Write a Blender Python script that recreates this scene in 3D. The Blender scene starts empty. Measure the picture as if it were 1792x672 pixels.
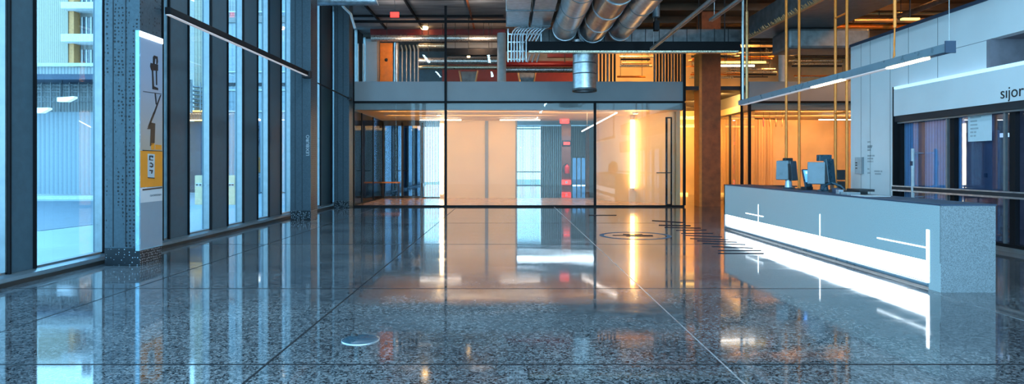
import bpy, bmesh, math, random
from mathutils import Vector, Matrix
random.seed(7)
scn = bpy.context.scene
COL = scn.collection
PI = math.pi

# ------------------------------------------------------------------ camera, world, exposure
F, VX, HY, EYE = 1100.0, 890.0, 288.0, 1.6      # focal length in px of a 1792 wide frame, vanishing point, eye height
cam_d = bpy.data.cameras.new('camera'); cam = bpy.data.objects.new('camera', cam_d); COL.objects.link(cam)
cam_d.sensor_fit = 'HORIZONTAL'; cam_d.sensor_width = 36; cam_d.lens = 36 * F / 1792
cam_d.shift_x = (896 - VX) / 1792; cam_d.shift_y = (HY - 336) / 1792
cam_d.clip_end = 300
cam.location = (0, 0, EYE); cam.rotation_euler = (PI / 2, 0, 0)
scn.camera = cam
scn.view_settings.view_transform = 'Standard'; scn.view_settings.look = 'None'
scn.view_settings.gamma = 1; scn.view_settings.use_curve_mapping = False
scn.view_settings.exposure = 0.6
scn.cycles.use_denoising = True
scn.cycles.max_bounces = 10; scn.cycles.transparent_max_bounces = 24; scn.cycles.glossy_bounces = 5
scn.cycles.sample_clamp_indirect = 6; scn.cycles.caustics_reflective = False; scn.cycles.caustics_refractive = False

w = bpy.data.worlds.new('sky'); scn.world = w; w.use_nodes = True
nt = w.node_tree; nt.nodes.clear()
tc = nt.nodes.new('ShaderNodeTexCoord'); sp = nt.nodes.new('ShaderNodeSeparateXYZ')
rp = nt.nodes.new('ShaderNodeValToRGB'); bg = nt.nodes.new('ShaderNodeBackground'); ow = nt.nodes.new('ShaderNodeOutputWorld')
rp.color_ramp.elements[0].position = 0.0; rp.color_ramp.elements[0].color = (0.35, 0.715, .98, 1)
rp.color_ramp.elements[1].position = 0.8; rp.color_ramp.elements[1].color = (0.18, 0.51, 0.92, 1)
nt.links.new(tc.outputs['Generated'], sp.inputs[0]); nt.links.new(sp.outputs['Z'], rp.inputs[0])
nt.links.new(rp.outputs[0], bg.inputs[0]); nt.links.new(bg.outputs[0], ow.inputs[0])
bg.inputs[1].default_value = 4.8

def lamp(name, loc, size, size_y, power, color, rot=(0, 0, 0), parent=None, spread=PI):
    d = bpy.data.lights.new(name, 'AREA'); d.shape = 'RECTANGLE'; d.size = size; d.size_y = size_y
    d.energy = power; d.color = color; d.spread = spread
    o = bpy.data.objects.new(name, d); COL.objects.link(o); o.location = loc; o.rotation_euler = rot
    if parent: o.parent = parent
    return o
WARM = (1.0, 0.60, 0.27); AMBER = (1.0, 0.42, 0.09); COOL = (0.62, 0.82, 1.0)
# unseen area lamps that light the rooms, without fittings of their own
TILT = (1.15, 0, 0)          # lamps turned to the back walls, so the floor doesn't mirror them
for y in (24.6, 26.6): lamp('meeting_room_light', (-1.6, y, 3.6), 7.0, .15, 46, (1.0, .57, .22), TILT)
lamp('meeting_room_light', (2.4, 25.2, 3.6), 2.4, .15, 16, WARM, TILT)
lamp('meeting_room_light', (-.75, 25.0, 3.62), 4.6, .05, 14, (1.0, .8, .6))
lamp('curved_room_light', (5.0, 24.3, 3.6), .9, .15, 16, (1.0, .58, .24), TILT)
for y in (24.6, 26.8): lamp('side_room_light', (12.6, y, 3.6), 5.5, .15, 80, (1.0, .50, .17), TILT)
for y in (25.0, 28.0, 31.0): lamp('corridor_light', (8.5, y, 4.3), .5, .15, 110, (1.0, .52, .13), TILT)
for x in (5.5, 7.6, 10.5, 12.6, 14.8): lamp('upper_floor_light', (x, 27.6, 7.0), .25, .25, 150, (1.0, .50, .13), (.95, 0, 0))
for x in (-4.2, -1.2, 1.5): lamp('upper_floor_light', (x, 25.4, 6.6), .25, .25, 24, (1.0, .62, .36), (1.2, 0, 0))
for x, y in ((12.5, 17.5), (13.5, 21.5), (11.5, 12.5)): lamp('behind_desk_light', (x, y, 7.0), .3, .3, 90, AMBER, (.8, 0, 0))
lamp('far_hall_light', (2.5, 40.0, 4.4), 7, .3, 300, COOL)
lamp('shop_light', (10.2, 12.0, 3.1), .2, 6, 60, (.55, .68, 1.0))
# unseen cool strips added under the ceiling to brighten the hall and desk
for x in (-4.2, -1.0, 2.2, 5.2):
    for y in (-1.0, 4.5, 10.0, 15.5): lamp('hall_fill', (x, y, 7.0 if x != 2.2 else 5.2), .12, 2.4, 58, (.45, .76, 1.0))
for x in (-4.2, -1.0):  # added strips facing up to lighten the concrete slab
    for y in (15.5, 21.5): lamp('ceiling_fill', (x, y, 7.05), .12, 2.4, 34, (1.0, .95, .88), (PI, 0, 0))

# ------------------------------------------------------------------ helpers
def X(px, D): return (px - VX) * D / F
def Z(py, D): return EYE + (HY - py) * D / F
def FD(py): return F * EYE / (py - HY)                    # depth of a floor point seen at row py

SPLIT = {'hanger', 'support', 'standoff', 'bracket', 'divider_line', 'cord', 'edge_rail', 'end_cap', 'button', 'bar', 'tile', 'crossbar', 'side_rail', 'black_edge', 'window_bar', 'orange_tab', 'cross_rail', 'amber_light_line'}
class MB:
    def __init__(s): s.v = []; s.f = []; s.sm = []; s.g = []
    def piece(s): s.g.append((len(s.v), len(s.f)))
    def add(s, vs, fs, smooth=False):
        n = len(s.v); s.v += [tuple(v) for v in vs]
        for f in fs: s.f.append([i + n for i in f]); s.sm.append(smooth)
        return s
    def box(s, x0, x1, y0, y1, z0, z1):
        s.piece()
        vs = [(x, y, z) for z in (z0, z1) for y in (y0, y1) for x in (x0, x1)]
        return s.add(vs, [(0, 2, 3, 1), (4, 5, 7, 6), (0, 1, 5, 4), (2, 6, 7, 3), (0, 4, 6, 2), (1, 3, 7, 5)])
    def prism(s, poly, axis, a, b):
        """poly: 2D points; axis 'x' -> (y,z), 'y' -> (x,z), 'z' -> (x,y)"""
        s.piece()
        def P(p, t): return {'x': (t, p[0], p[1]), 'y': (p[0], t, p[1]), 'z': (p[0], p[1], t)}[axis]
        n = len(poly); vs = [P(p, a) for p in poly] + [P(p, b) for p in poly]
        fs = [tuple(range(n))[::-1], tuple(range(n, 2 * n))] + [(i, (i + 1) % n, n + (i + 1) % n, n + i) for i in range(n)]
        return s.add(vs, fs)
    def tube(s, pts, r, n=12, cap=True, rs=None):
        s.piece(); pts = [Vector(p) for p in pts]; rings = []
        t0 = (pts[1] - pts[0]).normalized(); up = Vector((0, 0, 1)) if abs(t0.z) < .9 else Vector((1, 0, 0))
        u = t0.cross(up).normalized()
        for i, p in enumerate(pts):
            t = ((pts[min(i + 1, len(pts) - 1)] - pts[max(i - 1, 0)])).normalized()
            u = (u - t * u.dot(t)).normalized(); v = t.cross(u)
            rr = rs[i] if rs else r
            rings.append([p + (u * math.cos(2 * PI * k / n) + v * math.sin(2 * PI * k / n)) * rr for k in range(n)])
        vs = [q for ring in rings for q in ring]; fs = []
        for i in range(len(pts) - 1):
            for k in range(n): fs.append((i * n + k, i * n + (k + 1) % n, (i + 1) * n + (k + 1) % n, (i + 1) * n + k))
        s.add(vs, fs, True)
        if cap: s.add(rings[0], [tuple(range(n))[::-1]]); s.add(rings[-1], [tuple(range(n))])
        return s
    def lathe(s, prof, c, n=32):
        s.piece(); vs = []; fs = []
        for (r, z) in prof:
            for k in range(n): vs.append((c[0] + r * math.cos(2 * PI * k / n), c[1] + r * math.sin(2 * PI * k / n), c[2] + z))
        for i in range(len(prof) - 1):
            for k in range(n): fs.append((i * n + k, i * n + (k + 1) % n, (i + 1) * n + (k + 1) % n, (i + 1) * n + k))
        return s.add(vs, fs, True)
    def build(s, name, m, parent=None, bevel=0):
        if parent and len(s.g) > 1 and name in SPLIT:
            ends = s.g[1:] + [(len(s.v), len(s.f))]; out = None
            for (a, fa), (b, fb) in zip(s.g, ends):
                q = MB(); q.v = s.v[a:b]; q.f = [[i - a for i in f] for f in s.f[fa:fb]]; q.sm = s.sm[fa:fb]
                out = q.build(name, m, parent, bevel)
            return out
        me = bpy.data.meshes.new(name); me.from_pydata(s.v, [], s.f)
        for p, sm in zip(me.polygons, s.sm): p.use_smooth = sm
        bm = bmesh.new(); bm.from_mesh(me); bmesh.ops.recalc_face_normals(bm, faces=bm.faces); bm.to_mesh(me); bm.free()
        me.materials.append(m)
        o = bpy.data.objects.new(name, me); COL.objects.link(o)
        if bevel:
            b = o.modifiers.new('bevel', 'BEVEL'); b.width = bevel; b.segments = 2; b.limit_method = 'ANGLE'
        if parent:
            o.parent = parent; o.matrix_parent_inverse = Matrix.Translation(-parent.location)
        return o
def box(name, m, dims, parent=None, bevel=0): return MB().box(*dims).build(name, m, parent, bevel)

def tag(o, label=None, cat=None, group=None, kind=None):
    if label: o['label'] = label
    if cat: o['category'] = cat
    if group: o['group'] = group
    if kind: o['kind'] = kind
    return o
def thing(name, loc, label, cat, group=None, kind=None):
    o = bpy.data.objects.new(name, None); COL.objects.link(o); o.location = loc; o.empty_display_size = .2
    return tag(o, label, cat, group, kind)
def struct(o, label=None, cat=None): return tag(o, label, cat, None, 'structure')
def copy_tree(o, loc, label, group=None):
    r = o.copy(); COL.objects.link(r); r.location = loc; r['label'] = label
    if group: r['group'] = group
    for ch in [c for c in bpy.data.objects if c.parent == o]:
        c = ch.copy(); COL.objects.link(c); c.parent = r
        for g in [q for q in bpy.data.objects if q.parent == ch]:
            d = g.copy(); COL.objects.link(d); d.parent = c
    return r
def text(name, body, m, size, mat4, parent=None, ext=.001, squash=1.0):
    cu = bpy.data.curves.new(name, 'FONT'); cu.body = body; cu.size = size; cu.extrude = ext
    t = bpy.data.objects.new(name, cu); COL.objects.link(t)
    bpy.context.view_layer.update()
    me = bpy.data.meshes.new_from_object(t); bpy.data.objects.remove(t)
    me.transform(mat4 @ Matrix.Diagonal((squash, 1, 1, 1))); me.materials.clear(); me.materials.append(m)
    o = bpy.data.objects.new(name, me); COL.objects.link(o)
    if parent:
        o.parent = parent; o.matrix_parent_inverse = Matrix.Translation(-parent.location)
    return o
def frame_mat(origin, right, up):
    r = Vector(right).normalized(); u = Vector(up).normalized(); n = r.cross(u)
    m = Matrix((( r.x, u.x, n.x, origin[0]), (r.y, u.y, n.y, origin[1]), (r.z, u.z, n.z, origin[2]), (0, 0, 0, 1)))
    return m

# ------------------------------------------------------------------ materials
def newmat(name):
    m = bpy.data.materials.new(name); m.use_nodes = True; return m, m.node_tree, m.node_tree.nodes['Principled BSDF']
def pbr(name, c, rough=.5, metal=0, var=.12, scale=6, bump=0, bscale=60, spec=.5, stretch=(1, 1, 1), rvar=.1, coat=0):
    m, t, b = newmat(name)
    co = t.nodes.new('ShaderNodeTexCoord'); mp = t.nodes.new('ShaderNodeMapping'); mp.inputs['Scale'].default_value = stretch
    nz = t.nodes.new('ShaderNodeTexNoise'); nz.inputs['Scale'].default_value = scale; nz.inputs['Detail'].default_value = 5
    r = t.nodes.new('ShaderNodeValToRGB')
    r.color_ramp.elements[0].position = .3; r.color_ramp.elements[1].position = .7
    r.color_ramp.elements[0].color = tuple(max(0, x * (1 - var)) for x in c) + (1,)
    r.color_ramp.elements[1].color = tuple(min(1, x * (1 + var)) for x in c) + (1,)
    t.links.new(co.outputs['Object'], mp.inputs[0]); t.links.new(mp.outputs[0], nz.inputs[0])
    t.links.new(nz.outputs[0], r.inputs[0]); t.links.new(r.outputs[0], b.inputs['Base Color'])
    mr = t.nodes.new('ShaderNodeMapRange'); mr.inputs[3].default_value = max(0, rough - rvar); mr.inputs[4].default_value = min(1, rough + rvar)
    t.links.new(nz.outputs[0], mr.inputs[0]); t.links.new(mr.outputs[0], b.inputs['Roughness'])
    b.inputs['Metallic'].default_value = metal; b.inputs['Specular IOR Level'].default_value = spec
    b.inputs['Coat Weight'].default_value = coat
    if bump:
        n2 = t.nodes.new('ShaderNodeTexNoise'); n2.inputs['Scale'].default_value = bscale
        bp = t.nodes.new('ShaderNodeBump'); bp.inputs['Strength'].default_value = bump; bp.inputs['Distance'].default_value = .01
        t.links.new(mp.outputs[0], n2.inputs[0]); t.links.new(n2.outputs[0], bp.inputs['Height']); t.links.new(bp.outputs[0], b.inputs['Normal'])
    return m
def emit(name, c, s):
    m, t, b = newmat(name); b.inputs['Base Color'].default_value = tuple(c) + (1,)
    b.inputs['Emission Color'].default_value = tuple(c) + (1,); b.inputs['Emission Strength'].default_value = s; return m
def glass(name, tint, refl=1.0, rough=0.0, ior=1.5):
    m = bpy.data.materials.new(name); m.use_nodes = True; t = m.node_tree; t.nodes.clear()
    o = t.nodes.new('ShaderNodeOutputMaterial'); mx = t.nodes.new('ShaderNodeMixShader'); tr = t.nodes.new('ShaderNodeBsdfTransparent')
    gl = t.nodes.new('ShaderNodeBsdfGlossy'); fr = t.nodes.new('ShaderNodeFresnel'); mu = t.nodes.new('ShaderNodeMath')
    mu.operation = 'MULTIPLY'; mu.inputs[1].default_value = refl; mu.use_clamp = True
    fr.inputs['IOR'].default_value = ior; tr.inputs[0].default_value = tuple(tint) + (1,); gl.inputs['Roughness'].default_value = rough
    gl.inputs[0].default_value = (1, 1, 1, 1)
    t.links.new(fr.outputs[0], mu.inputs[0]); t.links.new(mu.outputs[0], mx.inputs[0])
    t.links.new(tr.outputs[0], mx.inputs[1]); t.links.new(gl.outputs[0], mx.inputs[2]); t.links.new(mx.outputs[0], o.inputs[0])
    return m
def ribbed(name, c, freq, depth=.5, rough=.45, metal=0, axis='X', dark=.55, alpha=1.0):
    """corrugated sheet: regular ribs as bump and as darker joints"""
    m, t, b = newmat(name)
    co = t.nodes.new('ShaderNodeTexCoord'); s = t.nodes.new('ShaderNodeSeparateXYZ')
    mu = t.nodes.new('ShaderNodeMath'); mu.operation = 'MULTIPLY'; mu.inputs[1].default_value = freq * 2 * PI
    sn = t.nodes.new('ShaderNodeMath'); sn.operation = 'SINE'
    t.links.new(co.outputs['Object'], s.inputs[0]); t.links.new(s.outputs[axis], mu.inputs[0]); t.links.new(mu.outputs[0], sn.inputs[0])
    mr = t.nodes.new('ShaderNodeMapRange'); mr.inputs[1].default_value = -1; t.links.new(sn.outputs[0], mr.inputs[0])
    bp = t.nodes.new('ShaderNodeBump'); bp.inputs['Strength'].default_value = depth; bp.inputs['Distance'].default_value = .05
    t.links.new(mr.outputs[0], bp.inputs['Height']); t.links.new(bp.outputs[0], b.inputs['Normal'])
    r = t.nodes.new('ShaderNodeValToRGB'); r.color_ramp.elements[0].position = .12; r.color_ramp.elements[1].position = .4
    r.color_ramp.elements[0].color = tuple(x * dark for x in c) + (1,); r.color_ramp.elements[1].color = tuple(c) + (1,)
    t.links.new(mr.outputs[0], r.inputs[0]); t.links.new(r.outputs[0], b.inputs['Base Color'])
    b.inputs['Roughness'].default_value = rough; b.inputs['Metallic'].default_value = metal; b.inputs['Alpha'].default_value = alpha
    return m

def floor_mat(name='polished_concrete', tint=(1, 1, 1)):
    m, t, b = newmat(name); L = t.links.new; N = t.nodes.new
    co = N('ShaderNodeTexCoord')
    n1 = N('ShaderNodeTexVoronoi'); n1.inputs['Scale'].default_value = 85
    nb = N('ShaderNodeTexNoise'); nb.inputs['Scale'].default_value = 9; nb.inputs['Detail'].default_value = 4
    L(co.outputs['Object'], nb.inputs[0])
    sr = N('ShaderNodeSeparateColor'); ad = N('ShaderNodeMath'); ad.operation = 'ADD'; hf = N('ShaderNodeMath'); hf.operation = 'MULTIPLY'; hf.inputs[1].default_value = .5
    n2 = N('ShaderNodeTexNoise'); n2.inputs['Scale'].default_value = .55; n2.inputs['Detail'].default_value = 6
    n3 = N('ShaderNodeTexNoise'); n3.inputs['Scale'].default_value = 90; n3.inputs['Detail'].default_value = 2
    for n in (n1, n2, n3): L(co.outputs['Object'], n.inputs[0])
    r1 = N('ShaderNodeValToRGB'); e = r1.color_ramp.elements
    e[0].position = .33; e[0].color = (.008, .008, .010, 1); e[1].position = .50; e[1].color = (.20, .198, .198, 1)
    L(n1.outputs['Color'], sr.inputs[0]); L(sr.outputs[0], ad.inputs[0]); L(nb.outputs[0], ad.inputs[1]); L(ad.outputs[0], hf.inputs[0]); L(hf.outputs[0], r1.inputs[0])
    r2 = N('ShaderNodeValToRGB'); e = r2.color_ramp.elements
    e[0].position = .35; e[0].color = (.55, .55, .58, 1); e[1].position = .68; e[1].color = (1.25, 1.22, 1.2, 1)
    L(n2.outputs[0], r2.inputs[0])
    mx = N('ShaderNodeMix'); mx.data_type = 'RGBA'; mx.blend_type = 'MULTIPLY'; mx.inputs[0].default_value = 1
    L(r1.outputs[0], mx.inputs[6]); L(r2.outputs[0], mx.inputs[7])
    n5 = N('ShaderNodeTexNoise'); n5.inputs['Scale'].default_value = 24; n5.inputs['Detail'].default_value = 5; L(co.outputs['Object'], n5.inputs[0])
    r5 = N('ShaderNodeValToRGB'); e = r5.color_ramp.elements; e[0].position = .40; e[0].color = (.55, .55, .57, 1); e[1].position = .6; e[1].color = (1.15, 1.15, 1.15, 1)
    L(n5.outputs[0], r5.inputs[0])
    m5 = N('ShaderNodeMix'); m5.data_type = 'RGBA'; m5.blend_type = 'MULTIPLY'; m5.inputs[0].default_value = 1
    L(mx.outputs[2], m5.inputs[6]); L(r5.outputs[0], m5.inputs[7]); L(m5.outputs[2], b.inputs['Base Color'])
    # streaky polish
    mp = N('ShaderNodeMapping'); mp.inputs['Scale'].default_value = (.35, 1.3, 1); mp.inputs['Rotation'].default_value = (0, 0, .25)
    n4 = N('ShaderNodeTexNoise'); n4.inputs['Scale'].default_value = 1.2; n4.inputs['Detail'].default_value = 7; n4.inputs['Distortion'].default_value = 1.2
    L(co.outputs['Object'], mp.inputs[0]); L(mp.outputs[0], n4.inputs[0])
    mr = N('ShaderNodeMapRange'); mr.inputs[1].default_value = .35; mr.inputs[2].default_value = .7; mr.inputs[3].default_value = .03; mr.inputs[4].default_value = .11
    L(n4.outputs[0], mr.inputs[0]); L(mr.outputs[0], b.inputs['Roughness'])
    bp = N('ShaderNodeBump'); bp.inputs['Strength'].default_value = .03; bp.inputs['Distance'].default_value = .001
    L(n3.outputs[0], bp.inputs['Height']); L(bp.outputs[0], b.inputs['Normal'])
    b.inputs['IOR'].default_value = 1.8; b.inputs['Specular IOR Level'].default_value = .5
    return m

def perf_mat(name, c, freq, hole=.28, hcol=(.01, .012, .016), bright=None):
    """steel plate with staggered punched holes, in irregular columns"""
    m, t, b = newmat(name); L = t.links.new; N = t.nodes.new
    co = N('ShaderNodeTexCoord'); vo = N('ShaderNodeTexVoronoi'); vo.inputs['Scale'].default_value = freq; vo.inputs['Randomness'].default_value = .35
    L(co.outputs['Object'], vo.inputs[0])
    lt = N('ShaderNodeMath'); lt.operation = 'LESS_THAN'; lt.inputs[1].default_value = hole; L(vo.outputs['Distance'], lt.inputs[0])
    n2 = N('ShaderNodeTexNoise'); n2.inputs['Scale'].default_value = 2.6; mp = N('ShaderNodeMapping'); mp.inputs['Scale'].default_value = (3.5, 3.5, .25)
    L(co.outputs['Object'], mp.inputs[0]); L(mp.outputs[0], n2.inputs[0])
    gt = N('ShaderNodeMath'); gt.operation = 'GREATER_THAN'; gt.inputs[1].default_value = .47 if not bright else .2; L(n2.outputs[0], gt.inputs[0])
    mu = N('ShaderNodeMath'); mu.operation = 'MULTIPLY'; L(lt.outputs[0], mu.inputs[0]); L(gt.outputs[0], mu.inputs[1])
    n3 = N('ShaderNodeTexNoise'); n3.inputs['Scale'].default_value = 25; L(co.outputs['Object'], n3.inputs[0])
    r = N('ShaderNodeValToRGB'); r.color_ramp.elements[0].color = tuple(x * .7 for x in c) + (1,); r.color_ramp.elements[1].color = tuple(x * 1.3 for x in c) + (1,)
    L(n3.outputs[0], r.inputs[0])
    mx = N('ShaderNodeMix'); mx.data_type = 'RGBA'; L(mu.outputs[0], mx.inputs[0]); L(r.outputs[0], mx.inputs[6]); mx.inputs[7].default_value = tuple(bright or hcol) + (1,)
    L(mx.outputs[2], b.inputs['Base Color']); b.inputs['Roughness'].default_value = .42; b.inputs['Metallic'].default_value = .35
    bp = N('ShaderNodeBump'); bp.inputs['Strength'].default_value = .5; bp.inputs['Distance'].default_value = .01; bp.invert = True
    L(mu.outputs[0], bp.inputs['Height']); L(bp.outputs[0], b.inputs['Normal'])
    return m

M = {}
M['floor'] = floor_mat()
M['tan'] = pbr('tan_concrete', (.62, .42, .30), .18, scale=3)
M['steel_panel'] = pbr('blue_grey_steel', (.055, .095, .12), .55, 0, scale=9, bump=.05, bscale=200)
M['black'] = pbr('black_metal', (.008, .008, .010), .6, 0, spec=.15)
M['dark'] = pbr('dark_metal', (.03, .03, .035), .55, 0, spec=.25)
M['sill'] = pbr('grey_sill', (.20, .23, .25), .32, .5)
M['kick'] = pbr('dark_kick', (.03, .025, .022), .6)
M['perf'] = perf_mat('perforated_steel', (.055, .08, .10), 17, .32)
M['perf_dense'] = perf_mat('perforated_plinth', (.012, .016, .022), 24, .30, bright=(.34, .42, .48))
M['fascia'] = pbr('grey_fascia', (.26, .28, .30), .55, scale=1.5, var=.05)
M['cream'] = pbr('cream_plaster', (.78, .58, .33), .5, scale=1.2, var=.05)
M['white'] = pbr('white_panel', (.74, .76, .78), .35, scale=1.5, var=.03)
M['lavender'] = pbr('lavender_plaster', (.20, .19, .225), .7)
M['concrete'] = pbr('board_marked_concrete', (.32, .30, .29), .75, scale=2.2, var=.35, stretch=(.3, 2.5, 1), bump=.2, bscale=14)
M['deck'] = pbr('dark_timber_deck', (.085, .055, .035), .75, scale=3, var=.6, stretch=(.25, 4, 1))
M['galv'] = pbr('galvanised_steel', (.52, .55, .58), .33, .85, scale=7, var=.22, bump=.08, bscale=30)
M['galv_dark'] = pbr('dull_galvanised_steel', (.16, .17, .18), .45, .6, scale=5, var=.3)
M['foil'] = pbr('foil_lagging', (.60, .58, .56), .3, .85, scale=22, var=.45, bump=.8, bscale=45)
M['foilgold'] = pbr('crinkled_foil', (.70, .60, .45), .3, .85, scale=30, var=.5, bump=.9, bscale=50)
M['red'] = pbr('red_paint', (.20, .008, .008), .5)
M['exred'] = pbr('bright_red_paint', (.75, .02, .02), .35)
M['orange'] = pbr('orange_paint', (.80, .22, .015), .5)
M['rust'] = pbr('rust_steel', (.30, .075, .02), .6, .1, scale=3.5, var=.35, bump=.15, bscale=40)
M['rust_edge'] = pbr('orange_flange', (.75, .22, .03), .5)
M['gold'] = pbr('ochre_pole', (.80, .21, .02), .35, .3)
M['copper'] = pbr('copper_pipe', (.62, .33, .14), .35, .6)
M['conduit'] = pbr('grey_conduit', (.42, .43, .43), .4, .6)
M['quartz'] = pbr('grey_blue_speckled_quartz', (.38, .44, .45), .28, scale=120, var=.22, rvar=.03)
M['quartz_end'] = pbr('grey_speckled_quartz', (.22, .235, .245), .4, scale=110, var=.45, rvar=.03)
M['glass'] = glass('clear_glass', (.90, .96, .97), .22)
M['glass_box'] = glass('partition_glass', (.95, .95, .94), .3)
M['glass_dark'] = glass('smoked_glass', (.22, .27, .33), .8)
M['glass_shop'] = glass('tinted_shop_glass', (.76, .84, .95), .3)
M['led'] = emit('led_white', (.80, .92, 1.0), 5)
M['led_soft'] = emit('led_soft', (.66, .86, 1.0), .8)
M['led_strip'] = emit('led_strip', (.55, .80, 1.0), .55)
M['led_dim'] = emit('led_dim', (.62, .60, .62), .35)
M['led_line'] = emit('led_line', (.85, .95, 1.0), 3)
M['led_warm'] = emit('led_warm', (1.0, .80, .48), 9)
M['led_warm2'] = emit('led_amber', (1.0, .62, .24), 10)
M['tube'] = emit('tube_white', (1.0, .95, .9), 5)
M['yellow_led'] = emit('yellow_tube', (1.0, .66, .16), 1.5)
M['exit'] = emit('exit_red', (1.0, .04, .03), 1.6)
M['bluewall'] = ribbed('pale_ribbed_cladding', (.25, .30, .33), 4.2, .5, dark=.8)
M['beige'] = ribbed('beige_ribbed_cladding', (.32, .28, .21), 5.5, .6, dark=.62)
M['greyrib'] = ribbed('grey_ribbed_cladding', (.27, .28, .28), 6, .6, dark=.6)
M['metalrib'] = ribbed('ribbed_steel_sheet', (.40, .44, .46), 7, .9, .35, .5, dark=.3)
M['ribglass'] = ribbed('ribbed_blind', (.42, .66, .82), 11, .01, dark=.62, rough=.9, axis='Y')
M['plaza'] = pbr('pale_plaza_paving', (.27, .31, .33), .4, scale=.8, var=.12)
M['road'] = pbr('dark_cobbles', (.10, .12, .14), .5, scale=6, var=.4, stretch=(.5, 3, 1), bump=.3, bscale=20)
M['exwhite'] = pbr('white_render', (.50, .52, .54), .5)
M['ochre'] = pbr('ochre_panel', (.50, .22, .07), .6)
M['taupe'] = pbr('taupe_band', (.20, .19, .18), .6)
M['navy'] = pbr('navy_band', (.03, .05, .09), .5)
M['plum'] = pbr('mauve_wall', (.13, .125, .165), .6)
M['mesh'] = ribbed('brown_mesh', (.30, .22, .17), 9, .5, dark=.4)
M['window'] = pbr('reflective_window', (.03, .05, .07), .08, 0, spec=1.0)
M['kiosk'] = pbr('pale_kiosk', (.55, .42, .25), .5)
M['sign_grey'] = None
def grad_mat(name, c0, c1, z0, z1):
    m, t, b = newmat(name); co = t.nodes.new('ShaderNodeTexCoord'); s = t.nodes.new('ShaderNodeSeparateXYZ')
    mr = t.nodes.new('ShaderNodeMapRange'); mr.inputs[1].default_value = z0; mr.inputs[2].default_value = z1
    r = t.nodes.new('ShaderNodeValToRGB'); r.color_ramp.elements[0].color = tuple(c0) + (1,); r.color_ramp.elements[1].color = tuple(c1) + (1,)
    t.links.new(co.outputs['Object'], s.inputs[0]); t.links.new(s.outputs['Z'], mr.inputs[0]); t.links.new(mr.outputs[0], r.inputs[0])
    t.links.new(r.outputs[0], b.inputs['Base Color']); b.inputs['Roughness'].default_value = .35
    return m
M['poster'] = grad_mat('printed_fade', (.42, .32, .25), (.33, .36, .46), 1.8, 3.0)
M['sign_orange'] = pbr('orange_print', (.85, .27, .02), .35, var=.04)
M['sign_pink'] = pbr('pale_print', (.62, .60, .62), .35, var=.03)
M['sign_base'] = pbr('blue_grey_print', (.24, .30, .36), .35, var=.03)
M['sign_edge'] = pbr('pale_blue_edge', (.30, .55, .72), .25, .3)
M['ink'] = pbr('black_ink', (.012, .012, .014), .4)
M['ink_brown'] = pbr('brown_ink', (.07, .035, .02), .4)
M['greyink'] = pbr('grey_ink', (.16, .18, .20), .5)
M['paper'] = pbr('pale_paper', (.62, .70, .74), .6, var=.03)
M['marking'] = pbr('dark_blue_inlay', (.004, .008, .018), .7, spec=.08)
M['marking_blue'] = pbr('blue_steel_inlay', (.03, .09, .15), .55, 0, spec=.15)
M['dev'] = pbr('blue_grey_plastic', (.13, .18, .215), .3)
M['dev_mid'] = pbr('mid_grey_plastic', (.07, .09, .105), .22)
M['dev_dark'] = pbr('dark_teal_plastic', (.02, .055, .08), .28)
M['dev_silver'] = pbr('silver_plastic', (.42, .48, .54), .25, .5)
M['screen'] = emit('blue_screen', (.10, .35, .9), .9)
M['screen_tile'] = emit('pale_blue_tile', (.45, .75, 1.0), 1.0)
M['slatwarm'] = ribbed('warm_slats', (.30, .22, .15), 3, .8, dark=.2)
M['amberwall'] = pbr('amber_plaster', (.78, .52, .26), .6, scale=1)
M['curtain'] = ribbed('amber_curtain', (.72, .45, .22), 2.2, .8, dark=.75, rough=.6)

# ------------------------------------------------------------------ floor, ceilings, outer walls
struct(box('floor', M['floor'], (-6.9, 18, -4, 50.2, -.2, 0)), 'polished grey speckled concrete floor mirroring the windows', 'floor')
for i, (x, mat_, wd) in enumerate([(-4.85, 'black', .018), (-1.94, 'black', .02), (1.72, 'sill', .015), (5.28, 'sill', .012)]):
    y1 = [50, 23.7, 23.7, 7.8][i]
    struct(box('floor_joint', M[mat_] if mat_ == 'black' else M['galv'], (x - wd / 2, x + wd / 2, -4, y1 if i < 3 else 7.8, 0, .0015)))
for d in (5.03, 8.11, 12.6, 17.2):
    struct(box('floor_joint', M['black'], (-6.6, 9.0 if d < 7.8 else 5.3, d - .012, d + .012, 0, .0013)))
struct(box('ceiling', M['concrete'], (-6.9, .8, -4, 28.6, 7.6, 7.9)), 'board-marked grey concrete ceiling slab on the left', 'ceiling')
struct(box('ceiling_deck', M['deck'], (.8, 18, -4, 34, 7.7, 7.9)), 'dark brown timber deck ceiling over the right side', 'ceiling')
struct(box('ceiling_rear', M['deck'], (-6.9, .8, 28.6, 34, 7.62, 7.9)))
struct(box('wall_right_outer', M['amberwall'], (18, 18.2, -4, 34, 0, 7.9)))
# joists under the timber deck
for i in range(11):
    y = 9 + i * 2.1
    tag(box('deck_joist', M['deck'], (.8, 17.9, y, y + .14, 7.42, 7.685)), 'dark timber joist crossing under the brown deck ceiling', 'joist', 'timber joists under the deck')

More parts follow.
